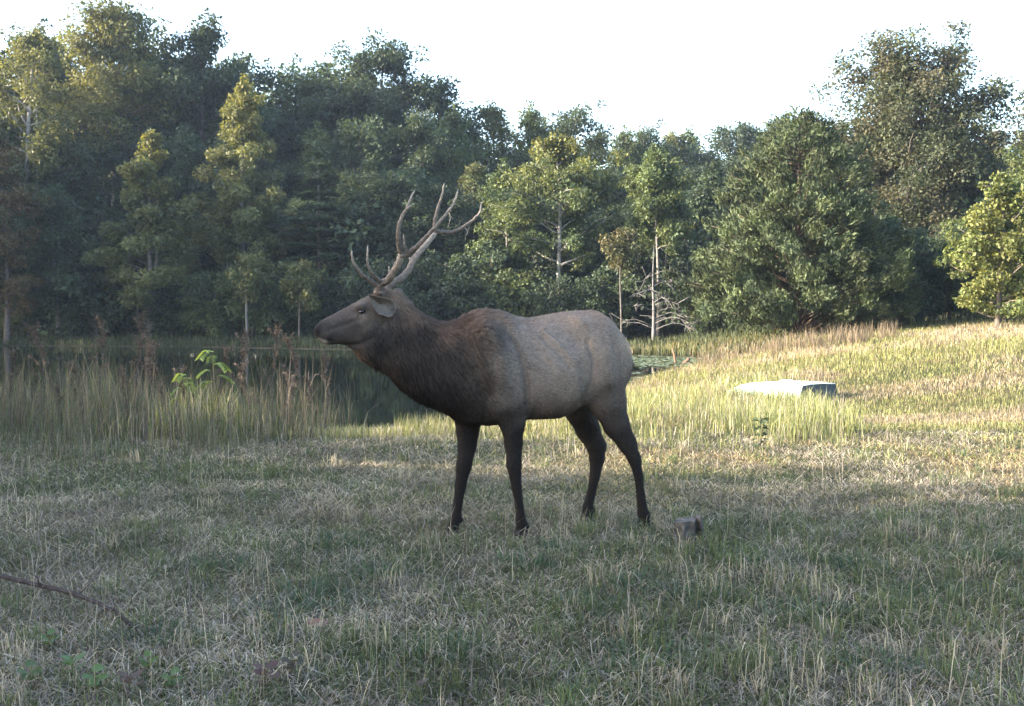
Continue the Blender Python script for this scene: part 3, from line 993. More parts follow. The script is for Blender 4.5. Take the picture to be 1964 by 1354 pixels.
def make_cedar(seed, H, R, n=30000, pal=CEDAR, bark=(.12, .09, .07), L0=.30, ragged=.22, base=.02):
    """broad conical evergreen: dense short sprays on upswept boughs"""
    r = np.random.RandomState(seed)
    tb = Tubes()
    ts = np.linspace(0, 1, 9)
    tb.add([(0.05 * math.sin(5 * t), .05 * math.cos(4 * t), t * H * .97 - (.2 if t == 0 else 0)) for t in ts], .2 * (1 - ts) + .015, bark, 8)
    nb = 320
    tips = []; rads = []
    for i in range(nb):
        u = (i + r.rand()) / nb
        z = H * (base + (1 - base) * u ** 1.15)
        az = i * 2.39996 + r.normal(0, .3)
        rad = R * (1 - (z / H)) ** .60 * r.uniform(1 - ragged, 1 + ragged * .6) + .15
        if z < .12 * H: rad *= .75 + 2 * z / H
        end = np.array([math.cos(az) * rad, math.sin(az) * rad, min(H, z + rad * .18)])
        tb.add([(0, 0, max(.1, z - rad * .2)), end * .55 + np.array([0, 0, z * .4]), end], [.035, .022, .006], bark, 4)
        for f in (.55, .78, 1.0):
            tips.append(np.array([0, 0, z]) * (1 - f) + end * f + r.normal(0, .12, 3)); rads.append((.24 + .16 * rad / R) * (1.15 if f < 1 else .85) * R / 4.2)
    tips.append(np.array([0, 0, H * .97])); rads.append(.3)
    tips = np.array(tips); rads = np.array(rads)
    w = rads ** 2 * (.3 + np.linalg.norm(tips[:, :2], axis=1)); w /= w.sum()
    own = r.choice(len(tips), n, p=w)
    dirs = unit(r.normal(0, 1, (n, 3)))
    pos = tips[own] + dirs * (rads[own] * r.rand(n) ** .5)[:, None]
    outw = unit(np.stack([pos[:, 0], pos[:, 1], 0 * pos[:, 0]], -1))
    d = unit(outw * .55 + np.array([0, 0, .55]) + r.normal(0, .42, (n, 3)))
    nr = unit(outw + r.normal(0, .6, (n, 3)))
    L = L0 * r.uniform(.6, 1.4, n); W = L * r.uniform(.24, .42, n)
    pal = np.array(pal)
    ci = r.randint(0, len(pal), len(tips))
    col = pal[ci[own]] * (1 + (r.rand(len(tips))[own] - .5) * .8)[:, None] * r.uniform(.6, 1.45, n)[:, None]
    V, Q, C = rhombs(pos, d, nr, L, W, col)
    return tb.mesh('trunk', M_BARK), mesh_np('crown', V, [Q], C, False, M_NEEDLE)


def make_pine(seed, H, R, tiers=13, n=16000, pal=BLUEG, bark=(.10, .085, .075), cb=.12):
    """layered evergreen with flat drooping boughs"""
    r = np.random.RandomState(seed)
    tb = Tubes()
    ts = np.linspace(0, 1, 9)
    tb.add([(0, 0, t * H * .98 - (.2 if t == 0 else 0)) for t in ts], .15 * (1 - ts) + .012, bark, 7)
    P = []; D = []; ow = []
    cl = []
    for k in range(tiers):
        u = k / (tiers - 1)
        z0 = H * (cb + (1 - cb) * u)
        for j in range(6):
            az = r.rand() * 6.283
            ln = R * ((1 - u) ** .7 + .1) * r.uniform(.65, 1.15)
            end = np.array([math.cos(az) * ln, math.sin(az) * ln, z0 + ln * r.uniform(-.12, .10)])
            mid = np.array([end[0] * .5, end[1] * .5, z0 + .12 * ln])
            tb.add([(0, 0, z0), mid, end], [.03, .02, .006], bark, 4)
            m = int(n / (tiers * 6))
            f = r.rand(m) ** .55
            c = np.where(f[:, None] < .5, np.array([0, 0, z0]) * (1 - 2 * f[:, None]) + mid * 2 * f[:, None], mid * (2 - 2 * f[:, None]) + end * (2 * f[:, None] - 1))
            lat = np.array([-math.sin(az), math.cos(az), 0])
            c = c + lat * (r.normal(0, .17, m) * ln * (1.1 - .5 * f))[:, None] + np.array([0, 0, 1]) * r.normal(0, .05, m)[:, None]
            P.append(c)
            D.append(unit(np.array([math.cos(az), math.sin(az), -.1]) + lat * r.normal(0, .7, m)[:, None] + r.normal(0, .15, (m, 3))))
            ow.append(np.full(m, r.uniform(.75, 1.3)))
    P = np.concatenate(P); D = np.concatenate(D); ow = np.concatenate(ow)
    m = len(P)
    nr = unit(np.array([0, 0, 1.0]) + r.normal(0, .35, (m, 3)))
    L = .34 * r.uniform(.6, 1.3, m); W = L * .32
    col = np.array(pal)[r.randint(0, 3, m)] * (ow * r.uniform(.75, 1.25, m))[:, None]
    V, Q, C = rhombs(P, D, nr, L, W, col)
    return tb.mesh('trunk', M_BARK), mesh_np('crown', V, [Q], C, False, M_NEEDLE)


def plant(name, meshes, x, y, rz=0.0, sc=(1, 1, 1), label='', cat='tree', group=None, dz=0.0):
    o = empty(name, (x, y, g1(x, y) + dz), rz, label=label, category=cat)
    if group: o['group'] = group
    o.scale = sc
    add('trunk' if cat == 'tree' else 'stem', meshes[0], o)
    add('crown' if cat == 'tree' else 'foliage', meshes[1], o)
    return o


PALE = (.16, .15, .14)
BROWN = (.10, .085, .075)


def front(name, seed, px, top, Y, halfw, bot, label, kind='tree', **kw):
    """a tree placed by its column, top and crown in the photograph and the ground it stands on"""
    x = x_at(px, Y); gzv = g1(x, Y)
    H = z_at(top, Y) - gzv; R = halfw / FPX * Y
    cb = max(.04, (z_at(bot, Y) - gzv) / H)
    if kind == 'cedar':
        ms = make_cedar(seed, H, R, **kw)
    elif kind == 'pine':
        ms = make_pine(seed, H, R, **kw)
    else:
        ms = make_tree(seed, H, R, cb, **kw)
    return plant(name, ms, x, Y, 0, label=label)


# -- trees one can tell apart along the far bank
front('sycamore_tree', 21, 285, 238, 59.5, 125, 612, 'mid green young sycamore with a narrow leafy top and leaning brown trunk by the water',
      shape='pyramid', pal=OLIVE, leafL=.26, leaves=19000, lean=(.03, 0), tr=.15, n1=30, top_pal=SUNLIT_TOP, fork=True, clump=.8)
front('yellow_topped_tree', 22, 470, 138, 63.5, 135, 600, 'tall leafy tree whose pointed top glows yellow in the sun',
      shape='pyramid', pal=OLIVE, leafL=.26, leaves=22000, tr=.2, n1=34, top_pal=SUNLIT_TOP, clump=.9)
front('sapling', 23, 474, 486, 57.5, 42, 575, 'small pale-trunked sapling at the water edge below the yellow-topped tree', shape='round', pal=OLIVE, leafL=.22, leaves=1700, tr=.075, bark=PALE, n1=10, clump=.5)
front('sapling', 24, 574, 500, 57.5, 38, 600, 'low leafy sapling with drooping bright leaves behind the nose of the elk', shape='round', pal=OLIVE, leafL=.22, leaves=2200, tr=.06, bark=BROWN, n1=12, clump=.5)
front('layered_pine_tree', 25, 612, 296, 63, 85, 560, 'blue-green pine with flat layered boughs beside the yellow-topped tree', kind='pine')
front('rust_leaved_tree', 26, 12, 215, 57.5, 70, 600, 'tree with orange-brown turning leaves at the water edge', shape='oval', pal=RUST, leafL=.24, leaves=11000, tr=.14, n1=24, clump=.8)
front('understory_tree', 27, 110, 350, 60, 75, 600, 'bluish dark understory tree next to the rust-leaved tree', shape='oval', pal=BLUEG, leafL=.22, leaves=9000, tr=.10, bark=PALE, n1=22, clump=.8)
front('dead_forked_tree', 28, 62, 30, 67, 95, 330, 'tall tree with a bare pale forked trunk showing below its crown', shape='oval', pal=OLIVE, leafL=.26, leaves=12000, tr=.24, bark=(.30, .28, .26), n1=24, clump=1.1, fork=True, window=(.85, .9))
front('oak_tree', 29, 225, 2, 72, 115, 330, 'very tall broad oak with yellowish green crown, tallest of the wood', shape='round', pal=OLIVE, leafL=.30, leaves=20000, tr=.3, n1=36, clump=1.25)
front('oak_tree', 30, 385, 35, 74, 92, 380, 'tall dark oak with a ragged open edge against the sky', shape='round', pal=DEEP, leafL=.30, leaves=15000, tr=.28, n1=30, clump=1.2)
front('pale_trunk_birch', 31, 1068, 240, 60, 110, 500, 'green tree with a straight pale trunk and two bare side limbs', shape='oval', pal=GREEN, leafL=.24, leaves=15000, tr=.15, bark=(.30, .285, .27), n1=30, clump=.8, top_pal=SUNLIT_TOP, window=(.64, .38))
front('curved_trunk_tree', 32, 965, 300, 61.5, 55, 520, 'slim tree with a curved pale stem next to the straight pale trunk', shape='oval', pal=GREEN, leafL=.23, leaves=7000, tr=.09, bark=PALE, n1=20, clump=.7, lean=(.03, 0), window=(.7, .3))
front('twin_trunk_tree', 33, 1262, 268, 57, 72, 470, 'light green tree with twin slender pale trunks above the dead snag', shape='oval', pal=GREEN, leafL=.22, leaves=12000, tr=.10, bark=PALE, n1=26, clump=.72, fork=True, window=(.5, .5))
front('slender_tree', 34, 1192, 430, 55, 40, 520, 'slender tree with a thin bare stem and sparse brownish leaves', shape='oval', pal=[(.085, .088, .040), (.070, .084, .040), (.095, .085, .044)], leafL=.2, leaves=1600, tr=.05, bark=(.10, .092, .085), n1=12, clump=.5)
front('red_cedar', 35, 1530, 220, 43, 225, 668, 'big broad conical evergreen cedar at the edge of the meadow', kind='cedar', n=100000, L0=.19)
front('tall_oak', 36, 1742, 98, 58, 195, 600, 'tall domed oak with grey-brown tinged leaves rising behind the cedar', shape='round',
      pal=[(.050, .064, .036), (.060, .072, .041), (.074, .072, .044)], leafL=.22, leaves=76000, tr=.34, n1=95, clump=1.15)
front('yellow_leaved_tree', 37, 1915, 320, 37, 98, 625, 'leafy tree with sunlit yellow-green leaves at the edge of the meadow', shape='oval', pal=[(.115, .140, .046), (.140, .152, .050), (.085, .112, .044)], leafL=.17, leaves=12500, tr=.10, n1=34, clump=.48)
front('meadow_edge_tree', 38, 2010, 250, 41, 120, 612, 'dark green tree behind the yellow-leaved one', shape='oval', pal=GREEN, leafL=.2, leaves=14000, tr=.16, n1=30, clump=.7)
front('tall_oak', 39, 745, 74, 80, 100, 300, 'tallest dark oak above the antlers with gaps of sky in its top', shape='round', pal=DEEP, leafL=.30, leaves=15000, tr=.3, n1=30, clump=1.25)
front('dark_tree', 40, 1365, 300, 66, 60, 560, 'dark shaded tree in the gap beside the cedar', shape='oval', pal=DEEP, leafL=.26, leaves=9000, tr=.2, n1=24, clump=.9)
front('ragged_cedar', 41, 1645, 430, 45, 110, 640, 'lower dark cedar pressed against the right flank of the big cedar', kind='cedar', n=32000, L0=.19, pal=[(.040, .058, .032), (.048, .066, .034), (.040, .060, .036)])

# -- rows of forest trees behind, copies of four kinds
protos = []
for k, (sd, Hh, Rr, cb, shp, pl) in enumerate([(51, 18, 4.6, .16, 'round', DEEP), (52, 17, 4.0, .14, 'oval', GREEN), (53, 19, 4.2, .18, 'oval', OLIVE), (54, 16, 4.4, .10, 'round', BLUEG)]):
    protos.append((make_tree(sd, Hh, Rr, cb, shape=shp, leafL=.30, leaves=17000, pal=pl, tr=.26, n1=40, clump=1.15, bark=BROWN), Hh))
KIND = ['dark green forest oak', 'mid green forest tree', 'olive green forest tree', 'blue-green rounded forest tree']
BACK = [  # px, top py, distance, kind
    (-60, 60, 75, 0), (-30, 180, 66, 1), (130, 110, 80, 2), (150, 240, 69, 3), (330, 200, 80, 0), (390, 250, 71, 3), (500, 175, 84, 1), (560, 140, 82, 3),
    (520, 300, 71, 0), (640, 150, 78, 0), (690, 230, 72, 3), (610, 230, 74, 1), (845, 150, 84, 0), (800, 215, 72, 0), (880, 195, 78, 1), (770, 330, 66, 3),
    (860, 360, 65, 0), (915, 300, 70, 2), (945, 185, 84, 2), (1010, 190, 88, 1), (1020, 290, 73, 0), (1090, 205, 92, 0), (1140, 240, 84, 2), (1150, 330, 70, 0),
    (1190, 232, 96, 1), (1230, 245, 100, 0), (1290, 238, 104, 2), (1250, 330, 72, 0), (1330, 235, 104, 1), (1330, 320, 82, 0), (1390, 240, 100, 3), (1440, 238, 98, 0), (1480, 228, 100, 1),
    (1530, 222, 96, 3), (1580, 240, 92, 0), (1420, 300, 78, 0), (1500, 360, 66, 3), (1600, 330, 66, 1), (1680, 300, 72, 0), (1780, 330, 70, 0), (1850, 290, 66, 2), (1905, 235, 84, 1), (1960, 232, 80, 2),
    (1900, 380, 52, 0), (1820, 430, 50, 3), (1740, 440, 52, 0), (2040, 240, 70, 0), (2060, 330, 50, 1), (660, 400, 65, 0), (440, 380, 66, 0), (220, 400, 65, 0), (30, 400, 64, 3), (345, 420, 64, 1), (225, 130, 79, 0), (235, 190, 76, 3), (110, 200, 76, 0), (60, 160, 80, 2), (270, 260, 70, 0), (700, 330, 68, 0), (560, 380, 67, 3), (990, 380, 67, 0), (1110, 400, 66, 3), (1210, 400, 66, 0), (90, 330, 67, 0), (305, 62, 77, 0), (432, 100, 77, 3), (350, 105, 78, 0), (55, 62, 78, 0), (140, 60, 80, 1), (620, 130, 84, 0), (680, 120, 83, 3), (1650, 235, 62, 0), (1840, 240, 60, 0)]
rb = np.random.RandomState(3)
first = {}
MARK = [(0, 'behind the rust-leaved tree'), (170, 'behind the broad tallest oak'), (300, 'behind the young sycamore'), (470, 'behind the yellow-topped tree'), (612, 'behind the layered pine'),
        (745, 'around the tall oak above the antlers'), (900, 'above the withers of the elk'), (1068, 'behind the straight pale trunk'), (1260, 'behind the twin-trunked tree'), (1400, 'in the gap beside the big cedar'), (1560, 'behind the big cedar'), (1750, 'behind the domed oak'), (1940, 'behind the yellow-leaved tree')]
def mark(px):
    return min(MARK, key=lambda m_: abs(m_[0] - px))[1]
for px, top, Y, k in BACK:
    (tm, cmh), Hh = protos[k]
    x = x_at(px, Y); zb = g1(x, Y)
    h = z_at(top, Y) - zb
    s = h / Hh
    w = s * rb.uniform(.9, 1.15)
    if h < 13: w = min(1.0, w * 1.2)
    if k not in first:
        first[k] = plant('forest_tree', (tm, cmh), x, Y, rb.rand() * 6.28, (w, w, s), KIND[k] + ' ' + mark(px), group='forest trees in the back rows')
    else:
        copy_tree(first[k], (x, Y, zb), rb.rand() * 6.28, (w, w, s), label=KIND[k] + ' ' + mark(px))

# -- understory shrubs along the far shore
sh = [make_tree(61, 3.2, 1.9, .04, shape='round', leafL=.20, leaves=4200, pal=DEEP, tr=.05, n1=22, clump=.55),
      make_tree(62, 2.6, 1.7, .04, shape='round', leafL=.18, leaves=3600, pal=GREEN, tr=.04, n1=20, clump=.5),
      make_tree(63, 3.6, 1.8, .04, shape='oval', leafL=.19, leaves=4200, pal=BLUEG, tr=.05, n1=22, clump=.5)]
SHL = ['dark leafy shrub', 'mid green leafy shrub', 'tall bluish shrub']
SMARK = [(0, 'below the rust-leaved tree'), (200, 'below the leaning sycamore trunk'), (400, 'beside the small pale sapling'), (560, 'behind the nose of the elk'), (700, 'behind the head of the elk'), (860, 'behind the neck of the elk'), (1050, 'below the straight pale trunk'), (1250, 'around the dead snag'), (1400, 'beside the big cedar'), (1700, 'below the domed oak'), (1950, 'below the yellow-leaved tree')]
def smark(px):
    return ' on the far bank ' + min(SMARK, key=lambda m_: abs(m_[0] - px))[1]
fs = {}
spots = []
for px in range(-60, 1420, 42):
    Y = np.interp(px, [0, 700, 1300, 1420], [60.3, 57.6, 57, 53.5]) + rb.uniform(-.4, 4)
    spots.append((px + rb.uniform(-15, 15), Y))
for px in range(-70, 1450, 36):
    spots.append((px + rb.uniform(-15, 15), 66 + rb.uniform(0, 7)))
for px in range(1640, 2060, 60):
    spots.append((px, 44.5 + rb.uniform(0, 4)))
for px, Y in spots:
    k = rb.randint(0, 3)
    x = x_at(px, Y); s = rb.uniform(.85, 1.6) * (1.7 if Y > 65 else 1)
    if k not in fs:
        fs[k] = plant('shrub', sh[k], x, Y, 0, (s, s, s), SHL[k] + smark(px), 'shrub', 'understory shrubs on the far bank')
    else:
        copy_tree(fs[k], (x, Y, g1(x, Y)), rb.rand() * 6.28, (s, s, s), label=SHL[k] + smark(px))

# -- the wood goes on to the left of the view and along the near bank; it shades the foreground
for x, y, h, k in [(-38, 60, 17, 0), (-43, 55, 18, 2), (-40, 49, 16, 1), (-47, 50, 18, 0), (-52, 58, 19, 3), (-45, 43, 16, 2), (-55, 47, 18, 0), (-41, 66, 18, 1)]:
    s = h / protos[k][1]
    copy_tree(first[k], (x, y, g1(x, y)), rb.rand() * 6.28, (s * 1.05, s * 1.05, s), label=KIND[k] + ' where the far shore wood runs on past the rust-leaved tree')
NEAR = [(-22, .6, 10.8, 1), (-24, -3.2, 11, 0), (-22, -7.5, 11, 2), (-26, -12, 12, 0), (-31, -1, 13, 3)]
for x, y, h, k in NEAR:
    s = h / protos[k][1]
    copy_tree(first[k], (x, y, g1(x, y)), rb.rand() * 6.28, (s * 1.0, s * 1.0, s), label='leafy tree on the near bank beside the foreground grass', group='trees on the near bank')
for p_, h, k in [(4.6, 6.6, 1), (5.9, 6.9, 0), (7.3, 4.9, 1), (8.5, 4.5, 0), (9.7, 4.3, 2), (11.0, 3.9, 1), (12.3, 3.6, 0), (13.7, 3.8, 2), (15.0, 4.3, 1), (16.3, 4.3, 0)]:  # unseen bushes added for shade, heights set by where their shadows end
    x = -13.8 + .5 * math.sin(p_ * 3); y = (p_ + .17 * x) / .985
    s = h / (3.2, 2.6, 3.6)[k]
    copy_tree(fs[k], (x, y, g1(x, y)), rb.rand() * 6.28, (s * .62, s * .62, s), label='tall unseen bush added on the near bank to shade the elk and weeds', group='added shading bushes on the near bank')

# -- dead snag with bare grey branches at the pond end
r = np.random.RandomState(5)
Y = 54; bx = x_at(1253, Y); bz = g1(bx, Y)
tb = Tubes()
GREY = (.14, .135, .135)
Hs = z_at(470, Y) - bz
tb.add([(.03 * math.sin(7 * t), .03 * math.cos(5 * t), t * Hs - .2 * (t == 0)) for t in np.linspace(0, 1, 10)], np.linspace(.11, .010, 10), GREY, 8)
snag = empty('dead_snag', (bx, Y, bz), label='dead leafless tree with bare grey spreading branches at the end of the pond', category='tree')
add('trunk', tb.mesh('trunk', M_BARK), snag)
for i in range(22):
    tb = Tubes()
    z0 = Hs * (.13 + .6 * (i / 22) ** 1.1)
    az = (0 if r.rand() < .5 else math.pi) + r.normal(0, .85)
    ln = r.uniform(.6, 2.4) * (1 - .45 * i / 22)
    dr = r.uniform(-.5, .5)
    p = [np.array([0, 0, z0]), np.array([math.cos(az) * ln * .45, math.sin(az) * ln * .45, z0 + .18 * ln]), np.array([math.cos(az) * ln * .8, math.sin(az) * ln * .8, z0 + .10 * ln + dr * .4]), np.array([math.cos(az) * ln, math.sin(az) * ln, z0 + dr])]
    tb.add(spline(p, 7), np.linspace(.026, .007, 7), GREY, 5)
    for j in range(5):
        f = r.uniform(.35, .95); c = p[1] * (1 - f) + p[3] * f + np.array([0, 0, .04])
        d = r.normal(0, .32, 3) + np.array([math.cos(az) * .3, math.sin(az) * .2, -.12])
        tb.add([c, c + d * .5 + r.normal(0, .03, 3), c + d], [.017, .012, .006], GREY, 4)
    add('branch', tb.mesh('branch', M_BARK), snag)
# two bare side limbs on the straight pale trunk are part of that tree
birch = [o for o in bpy.data.objects if o.name.startswith('pale_trunk_birch')][0]
for (x0, y0), (x1, y1), (x2, y2) in (((1071, 485), (1090, 468), (1118, 472)), ((1071, 515), (1085, 504), (1108, 497))):
    tb = Tubes()
    P = [at_depth(x, y, 60.0 - .4 * k) - np.array(birch.location) for k, (x, y) in enumerate(((x0, y0), (x1, y1), (x2, y2)))]
    tb.add(spline(P, 6), np.linspace(.05, .02, 6), (.30, .285, .27), 5)
    add('bare_limb', tb.mesh('bare_limb', M_BARK), birch)

# ------------------------------------------------------------------ grass and weeds
def blades(name, P, h, w, lean, az, cols, label, cat='grass', tipdark=1.15, mat=None, bend=.5):
    """one mesh of bent blades; lean is the sideways reach as a share of the height"""
    n = len(P)
    d = np.stack([np.cos(az), np.sin(az), 0 * az], -1)
    s = np.stack([-np.sin(az), np.cos(az), 0 * az], -1)
    # blades turned at random about their own axis
    tw = np.random.RandomState(n).uniform(0, 6.28, n)
    s = np.stack([np.cos(tw), np.sin(tw), 0 * tw], -1)
    up = np.array([0, 0, 1.0])
    hh = h[:, None]; ww = w[:, None]; ll = lean[:, None]
    root = P - up * .012
    mid = P + up * hh * .6 + d * hh * ll * .32
    tip = P + up * hh * np.maximum(1 - .42 * ll, .12) + d * hh * ll
    mid = np.where(ll > 1.0, P + up * hh * .5 + d * hh * ll * .45, mid)
    V = np.stack([root - s * ww * .5, root + s * ww * .5, mid + s * ww * .42, mid - s * ww * .42, tip], 1).reshape(-1, 3)
    b = np.arange(n)[:, None] * 5
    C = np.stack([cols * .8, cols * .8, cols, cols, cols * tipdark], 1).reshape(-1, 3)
    return add(name, mesh_np(name, V, [b + np.array([[0, 1, 2, 3]]), b + np.array([[3, 2, 4]])], C, False, mat or M_GRASS), kind='stuff', label=label, category=cat)


rg = np.random.RandomState(17)


def scatter(n, d0, d1, mx=1.6, k=.52):
    d = np.exp(rg.uniform(math.log(d0), math.log(d1), n))
    x = rg.uniform(-1, 1, n) * (k * d + mx)
    return x, d


def pick(cols, idx):
    return np.array(cols)[idx]


STRAW = [(.34, .30, .25), (.42, .37, .30), (.23, .20, .18), (.29, .25, .225)]
GRN = [(.090, .115, .056), (.110, .132, .062), (.075, .108, .064), (.125, .145, .068)]
REDTAN = [(.34, .235, .15), (.39, .30, .18), (.32, .265, .15), (.34, .32, .17)]
LIME = [(.225, .235, .095), (.27, .27, .11), (.18, .205, .085)]


def px_of(x, y):
    return CX + x / y * FPX


# lawn close to the camera
n = 250000
x, y = scatter(n, 3.2, 15.0)
keep = pond_sd(x, y) > -.1
x, y = x[keep], y[keep]; n = len(x)
z = gz(x, y)
px = px_of(x, y)
gmix = fnoise(x, y, .9, 11) * .7 + fnoise(x, y, .25, 12) * .3
right = sstep(700, 1500, px) * (1 - sstep(6.6, 8.6, y))
green = sstep(.40, .62, gmix + .17 * right - .05)
redz = sstep(7.2, 9.0, y) * sstep(950, 1250, px) * sstep(.36, .56, fnoise(x, y, 1.3, 14))
isg = rg.rand(n) < .11 + .48 * green
isr = (rg.rand(n) < redz * .8) & ~(isg & (rg.rand(n) < .55))
col = np.where(isg[:, None], pick(GRN, rg.randint(0, 4, n)), pick(STRAW, rg.randint(0, 4, n)))
col = np.where(isr[:, None], pick(REDTAN, rg.randint(0, 4, n)), col)
lim = (rg.rand(n) < .45 * sstep(8, 11, y) * sstep(600, 900, px)) & isg
col = np.where(lim[:, None], pick(LIME, rg.randint(0, 3, n)), col)
col = col * rg.uniform(.3, 1.45, n)[:, None] * (.5 + .95 * fnoise(x, y, .45, 15))[:, None]
tuft = fnoise(x, y, .33, 16)
h = rg.gamma(4, .0095, n) * (.45 + 1.1 * tuft) + .012
h = h * np.where(isg, 1.2, .95)
w = rg.uniform(.0026, .0056, n) * np.maximum(1, y / 7)
lean = np.abs(rg.normal(.8, .7, n)) + np.where(isg, 0, .9)
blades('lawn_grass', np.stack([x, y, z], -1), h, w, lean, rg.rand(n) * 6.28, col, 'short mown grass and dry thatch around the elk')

# long seed stems and coarse tufts in the lawn
cx, cy = scatter(420, 3.4, 12.5, 1.0)
cx = np.concatenate([cx, rg.uniform(.3, 3.2, 160)]); cy = np.concatenate([cy, rg.uniform(4, 7.5, 160)])
m = 26
x = (cx[:, None] + rg.normal(0, .045, (len(cx), m))).ravel(); y = (cy[:, None] + rg.normal(0, .045, (len(cx), m))).ravel()
keep = pond_sd(x, y) > .1
x, y = x[keep], y[keep]; n = len(x)
tc = np.repeat(rg.rand(len(cx)), m)[keep]
col = np.where((tc < .85)[:, None], pick(GRN, rg.randint(0, 4, n)), pick(STRAW, rg.randint(0, 4, n))) * rg.uniform(.7, 1.35, n)[:, None]
blades('tuft_grass', np.stack([x, y, gz(x, y)], -1), rg.uniform(.05, .15, n) * (.7 + .6 * tc), rg.uniform(.003, .0052, n) * np.maximum(1, y / 7), np.abs(rg.normal(.5, .3, n)), rg.rand(n) * 6.28, col,
       'coarse green grass tufts standing out of the lawn')
n = 1500
x, y = scatter(n, 3.5, 12.0)
keep = pond_sd(x, y) > .2
x, y = x[keep], y[keep]; n = len(x)
blades('seed_stems', np.stack([x, y, gz(x, y)], -1), rg.uniform(.14, .38, n), rg.uniform(.0018, .003, n) * np.maximum(1, y / 7), np.abs(rg.normal(.3, .35, n)), rg.rand(n) * 6.28,
       pick(STRAW, rg.randint(0, 4, n)) * rg.uniform(.8, 1.4, n)[:, None], 'thin straw-coloured seed stems scattered over the lawn')

# darker clumps of crabgrass
cl = [(580, 1150), (540, 1185), (630, 1165), (1230, 1130), (1150, 1175), (1800, 1150), (1450, 1080), (1000, 1090), (720, 1110), (440, 1095), (1650, 1100), (1560, 1190), (1340, 1150), (1900, 1080), (300, 1230), (860, 1250), (1250, 1270), (1700, 1290), (640, 1050), (1080, 1060)]
m = 150
dd_ = np.array([CAM_H * FPX / (py_ - 600) for _, py_ in cl]); xx_ = np.array([(px_ - CX) / FPX for px_, _ in cl]) * dd_
x = (xx_[:, None] + rg.normal(0, .10, (len(cl), m))).ravel(); y = (dd_[:, None] + rg.normal(0, .08, (len(cl), m))).ravel(); n = len(x)
az = np.arctan2(y - np.repeat(dd_, m), x - np.repeat(xx_, m)) + rg.normal(0, .6, n)
blades('crabgrass', np.stack([x, y, gz(x, y)], -1), rg.uniform(.05, .13, n), rg.uniform(.004, .0075, n), rg.uniform(.5, 1.7, n), az,
       pick([(.055, .090, .052), (.075, .112, .060), (.045, .078, .050)], rg.randint(0, 3, n)) * rg.uniform(.7, 1.4, n)[:, None], 'broad dark green crabgrass clumps in the foreground lawn')
n = 7000
x, y = scatter(n, 3.5, 12.0)
keep = pond_sd(x, y) > .2
x, y = x[keep], y[keep]; n = len(x)
blades('fallen_stems', np.stack([x, y, gz(x, y) + .015], -1), rg.uniform(.05, .12, n), rg.uniform(.0022, .0042, n) * np.maximum(1, y / 7), rg.uniform(1.2, 2.6, n), rg.rand(n) * 6.28,
       pick(STRAW, rg.randint(0, 4, n)) * rg.uniform(.8, 1.5, n)[:, None], 'dry straw stems lying over the lawn')

# meadow on the right, between the lawn and the cedars
n = 150000
y = np.exp(rg.uniform(math.log(13), math.log(46), n)); x = rg.uniform(-.15, .58, n) * y + rg.normal(0, .5, n)
keep = (pond_sd(x, y) > .15) & (x > -1.5 + 0 * y)
x, y = x[keep], y[keep]; n = len(x)
gm = fnoise(x, y, 2.6, 21); isg = rg.rand(n) < sstep(.32, .66, gm) * .85
col = np.where(isg[:, None], pick(LIME, rg.randint(0, 3, n)), pick(REDTAN + STRAW, rg.randint(0, 8, n))) * rg.uniform(.35, 1.15, n)[:, None] * (.6 + .7 * fnoise(x, y, .8, 23))[:, None]
hb = .075 + .10 * sstep(22, 30, y) + .20 * (1 - sstep(1.2, 5, pond_sd(x, y))) * (1 - .8 * sstep(20, 24, y) * (1 - sstep(38, 41, y)))
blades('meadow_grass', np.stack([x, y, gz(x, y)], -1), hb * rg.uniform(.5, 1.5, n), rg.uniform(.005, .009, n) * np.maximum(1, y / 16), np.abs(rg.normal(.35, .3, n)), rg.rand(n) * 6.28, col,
       'yellowing meadow grass on the sunlit slope')

# long green grass on the bank behind the hind legs of the elk, up to the boat
n = 38000
y = rg.uniform(10.8, 25, n); pxx = rg.uniform(1010, 1660, n); x = (pxx - CX) / FPX * y
dens = sstep(.25, .55, fnoise(x, y, 1.1, 25)) * sstep(10.9, 13.0, y + (fnoise(x, y, .6, 28) - .5) * 2) * sstep(1000, 1180, pxx) * (1 - sstep(1560, 1680, pxx + (y - 14) * 12)) * (1 - sstep(20, 22, y) * (1 - sstep(1330, 1400, pxx)))
keep = (rg.rand(n) < dens) & (pond_sd(x, y) > -.3)
x, y = x[keep], y[keep]; n = len(x)
isg = rg.rand(n) < .8
col = np.where(isg[:, None], pick(LIME + GRN[:2], rg.randint(0, 5, n)), pick(STRAW, rg.randint(0, 4, n))) * rg.uniform(.7, 1.3, n)[:, None]
blades('long_grass', np.stack([x, y, gz(x, y)], -1), rg.uniform(.10, .46, n) * (.35 + .65 * sstep(11.2, 13.6, y)) * (.5 + fnoise(x, y, .7, 27)), rg.uniform(.005, .009, n) * np.maximum(1, y / 14), np.abs(rg.normal(.22, .2, n)), rg.rand(n) * 6.28, col,
       'long bright green grass on the bank behind the hind legs of the elk')

# bank strip in the sun below the chest of the elk
n = 9000
x = rg.uniform(-3.4, 1.2, n); y = 13.4 + rg.normal(0, .55, n) + .12 * np.abs(x)
keep = pond_sd(x, y) > -.15
x, y = x[keep], y[keep]; n = len(x)
col = pick(LIME + STRAW[:2], rg.randint(0, 5, n)) * rg.uniform(.7, 1.3, n)[:, None]
blades('bank_grass', np.stack([x, y, gz(x, y)], -1), rg.uniform(.08, .26, n), rg.uniform(.005, .009, n), np.abs(rg.normal(.5, .4, n)), rg.rand(n) * 6.28, col, 'sunlit yellow grass on the pond bank behind the forelegs')

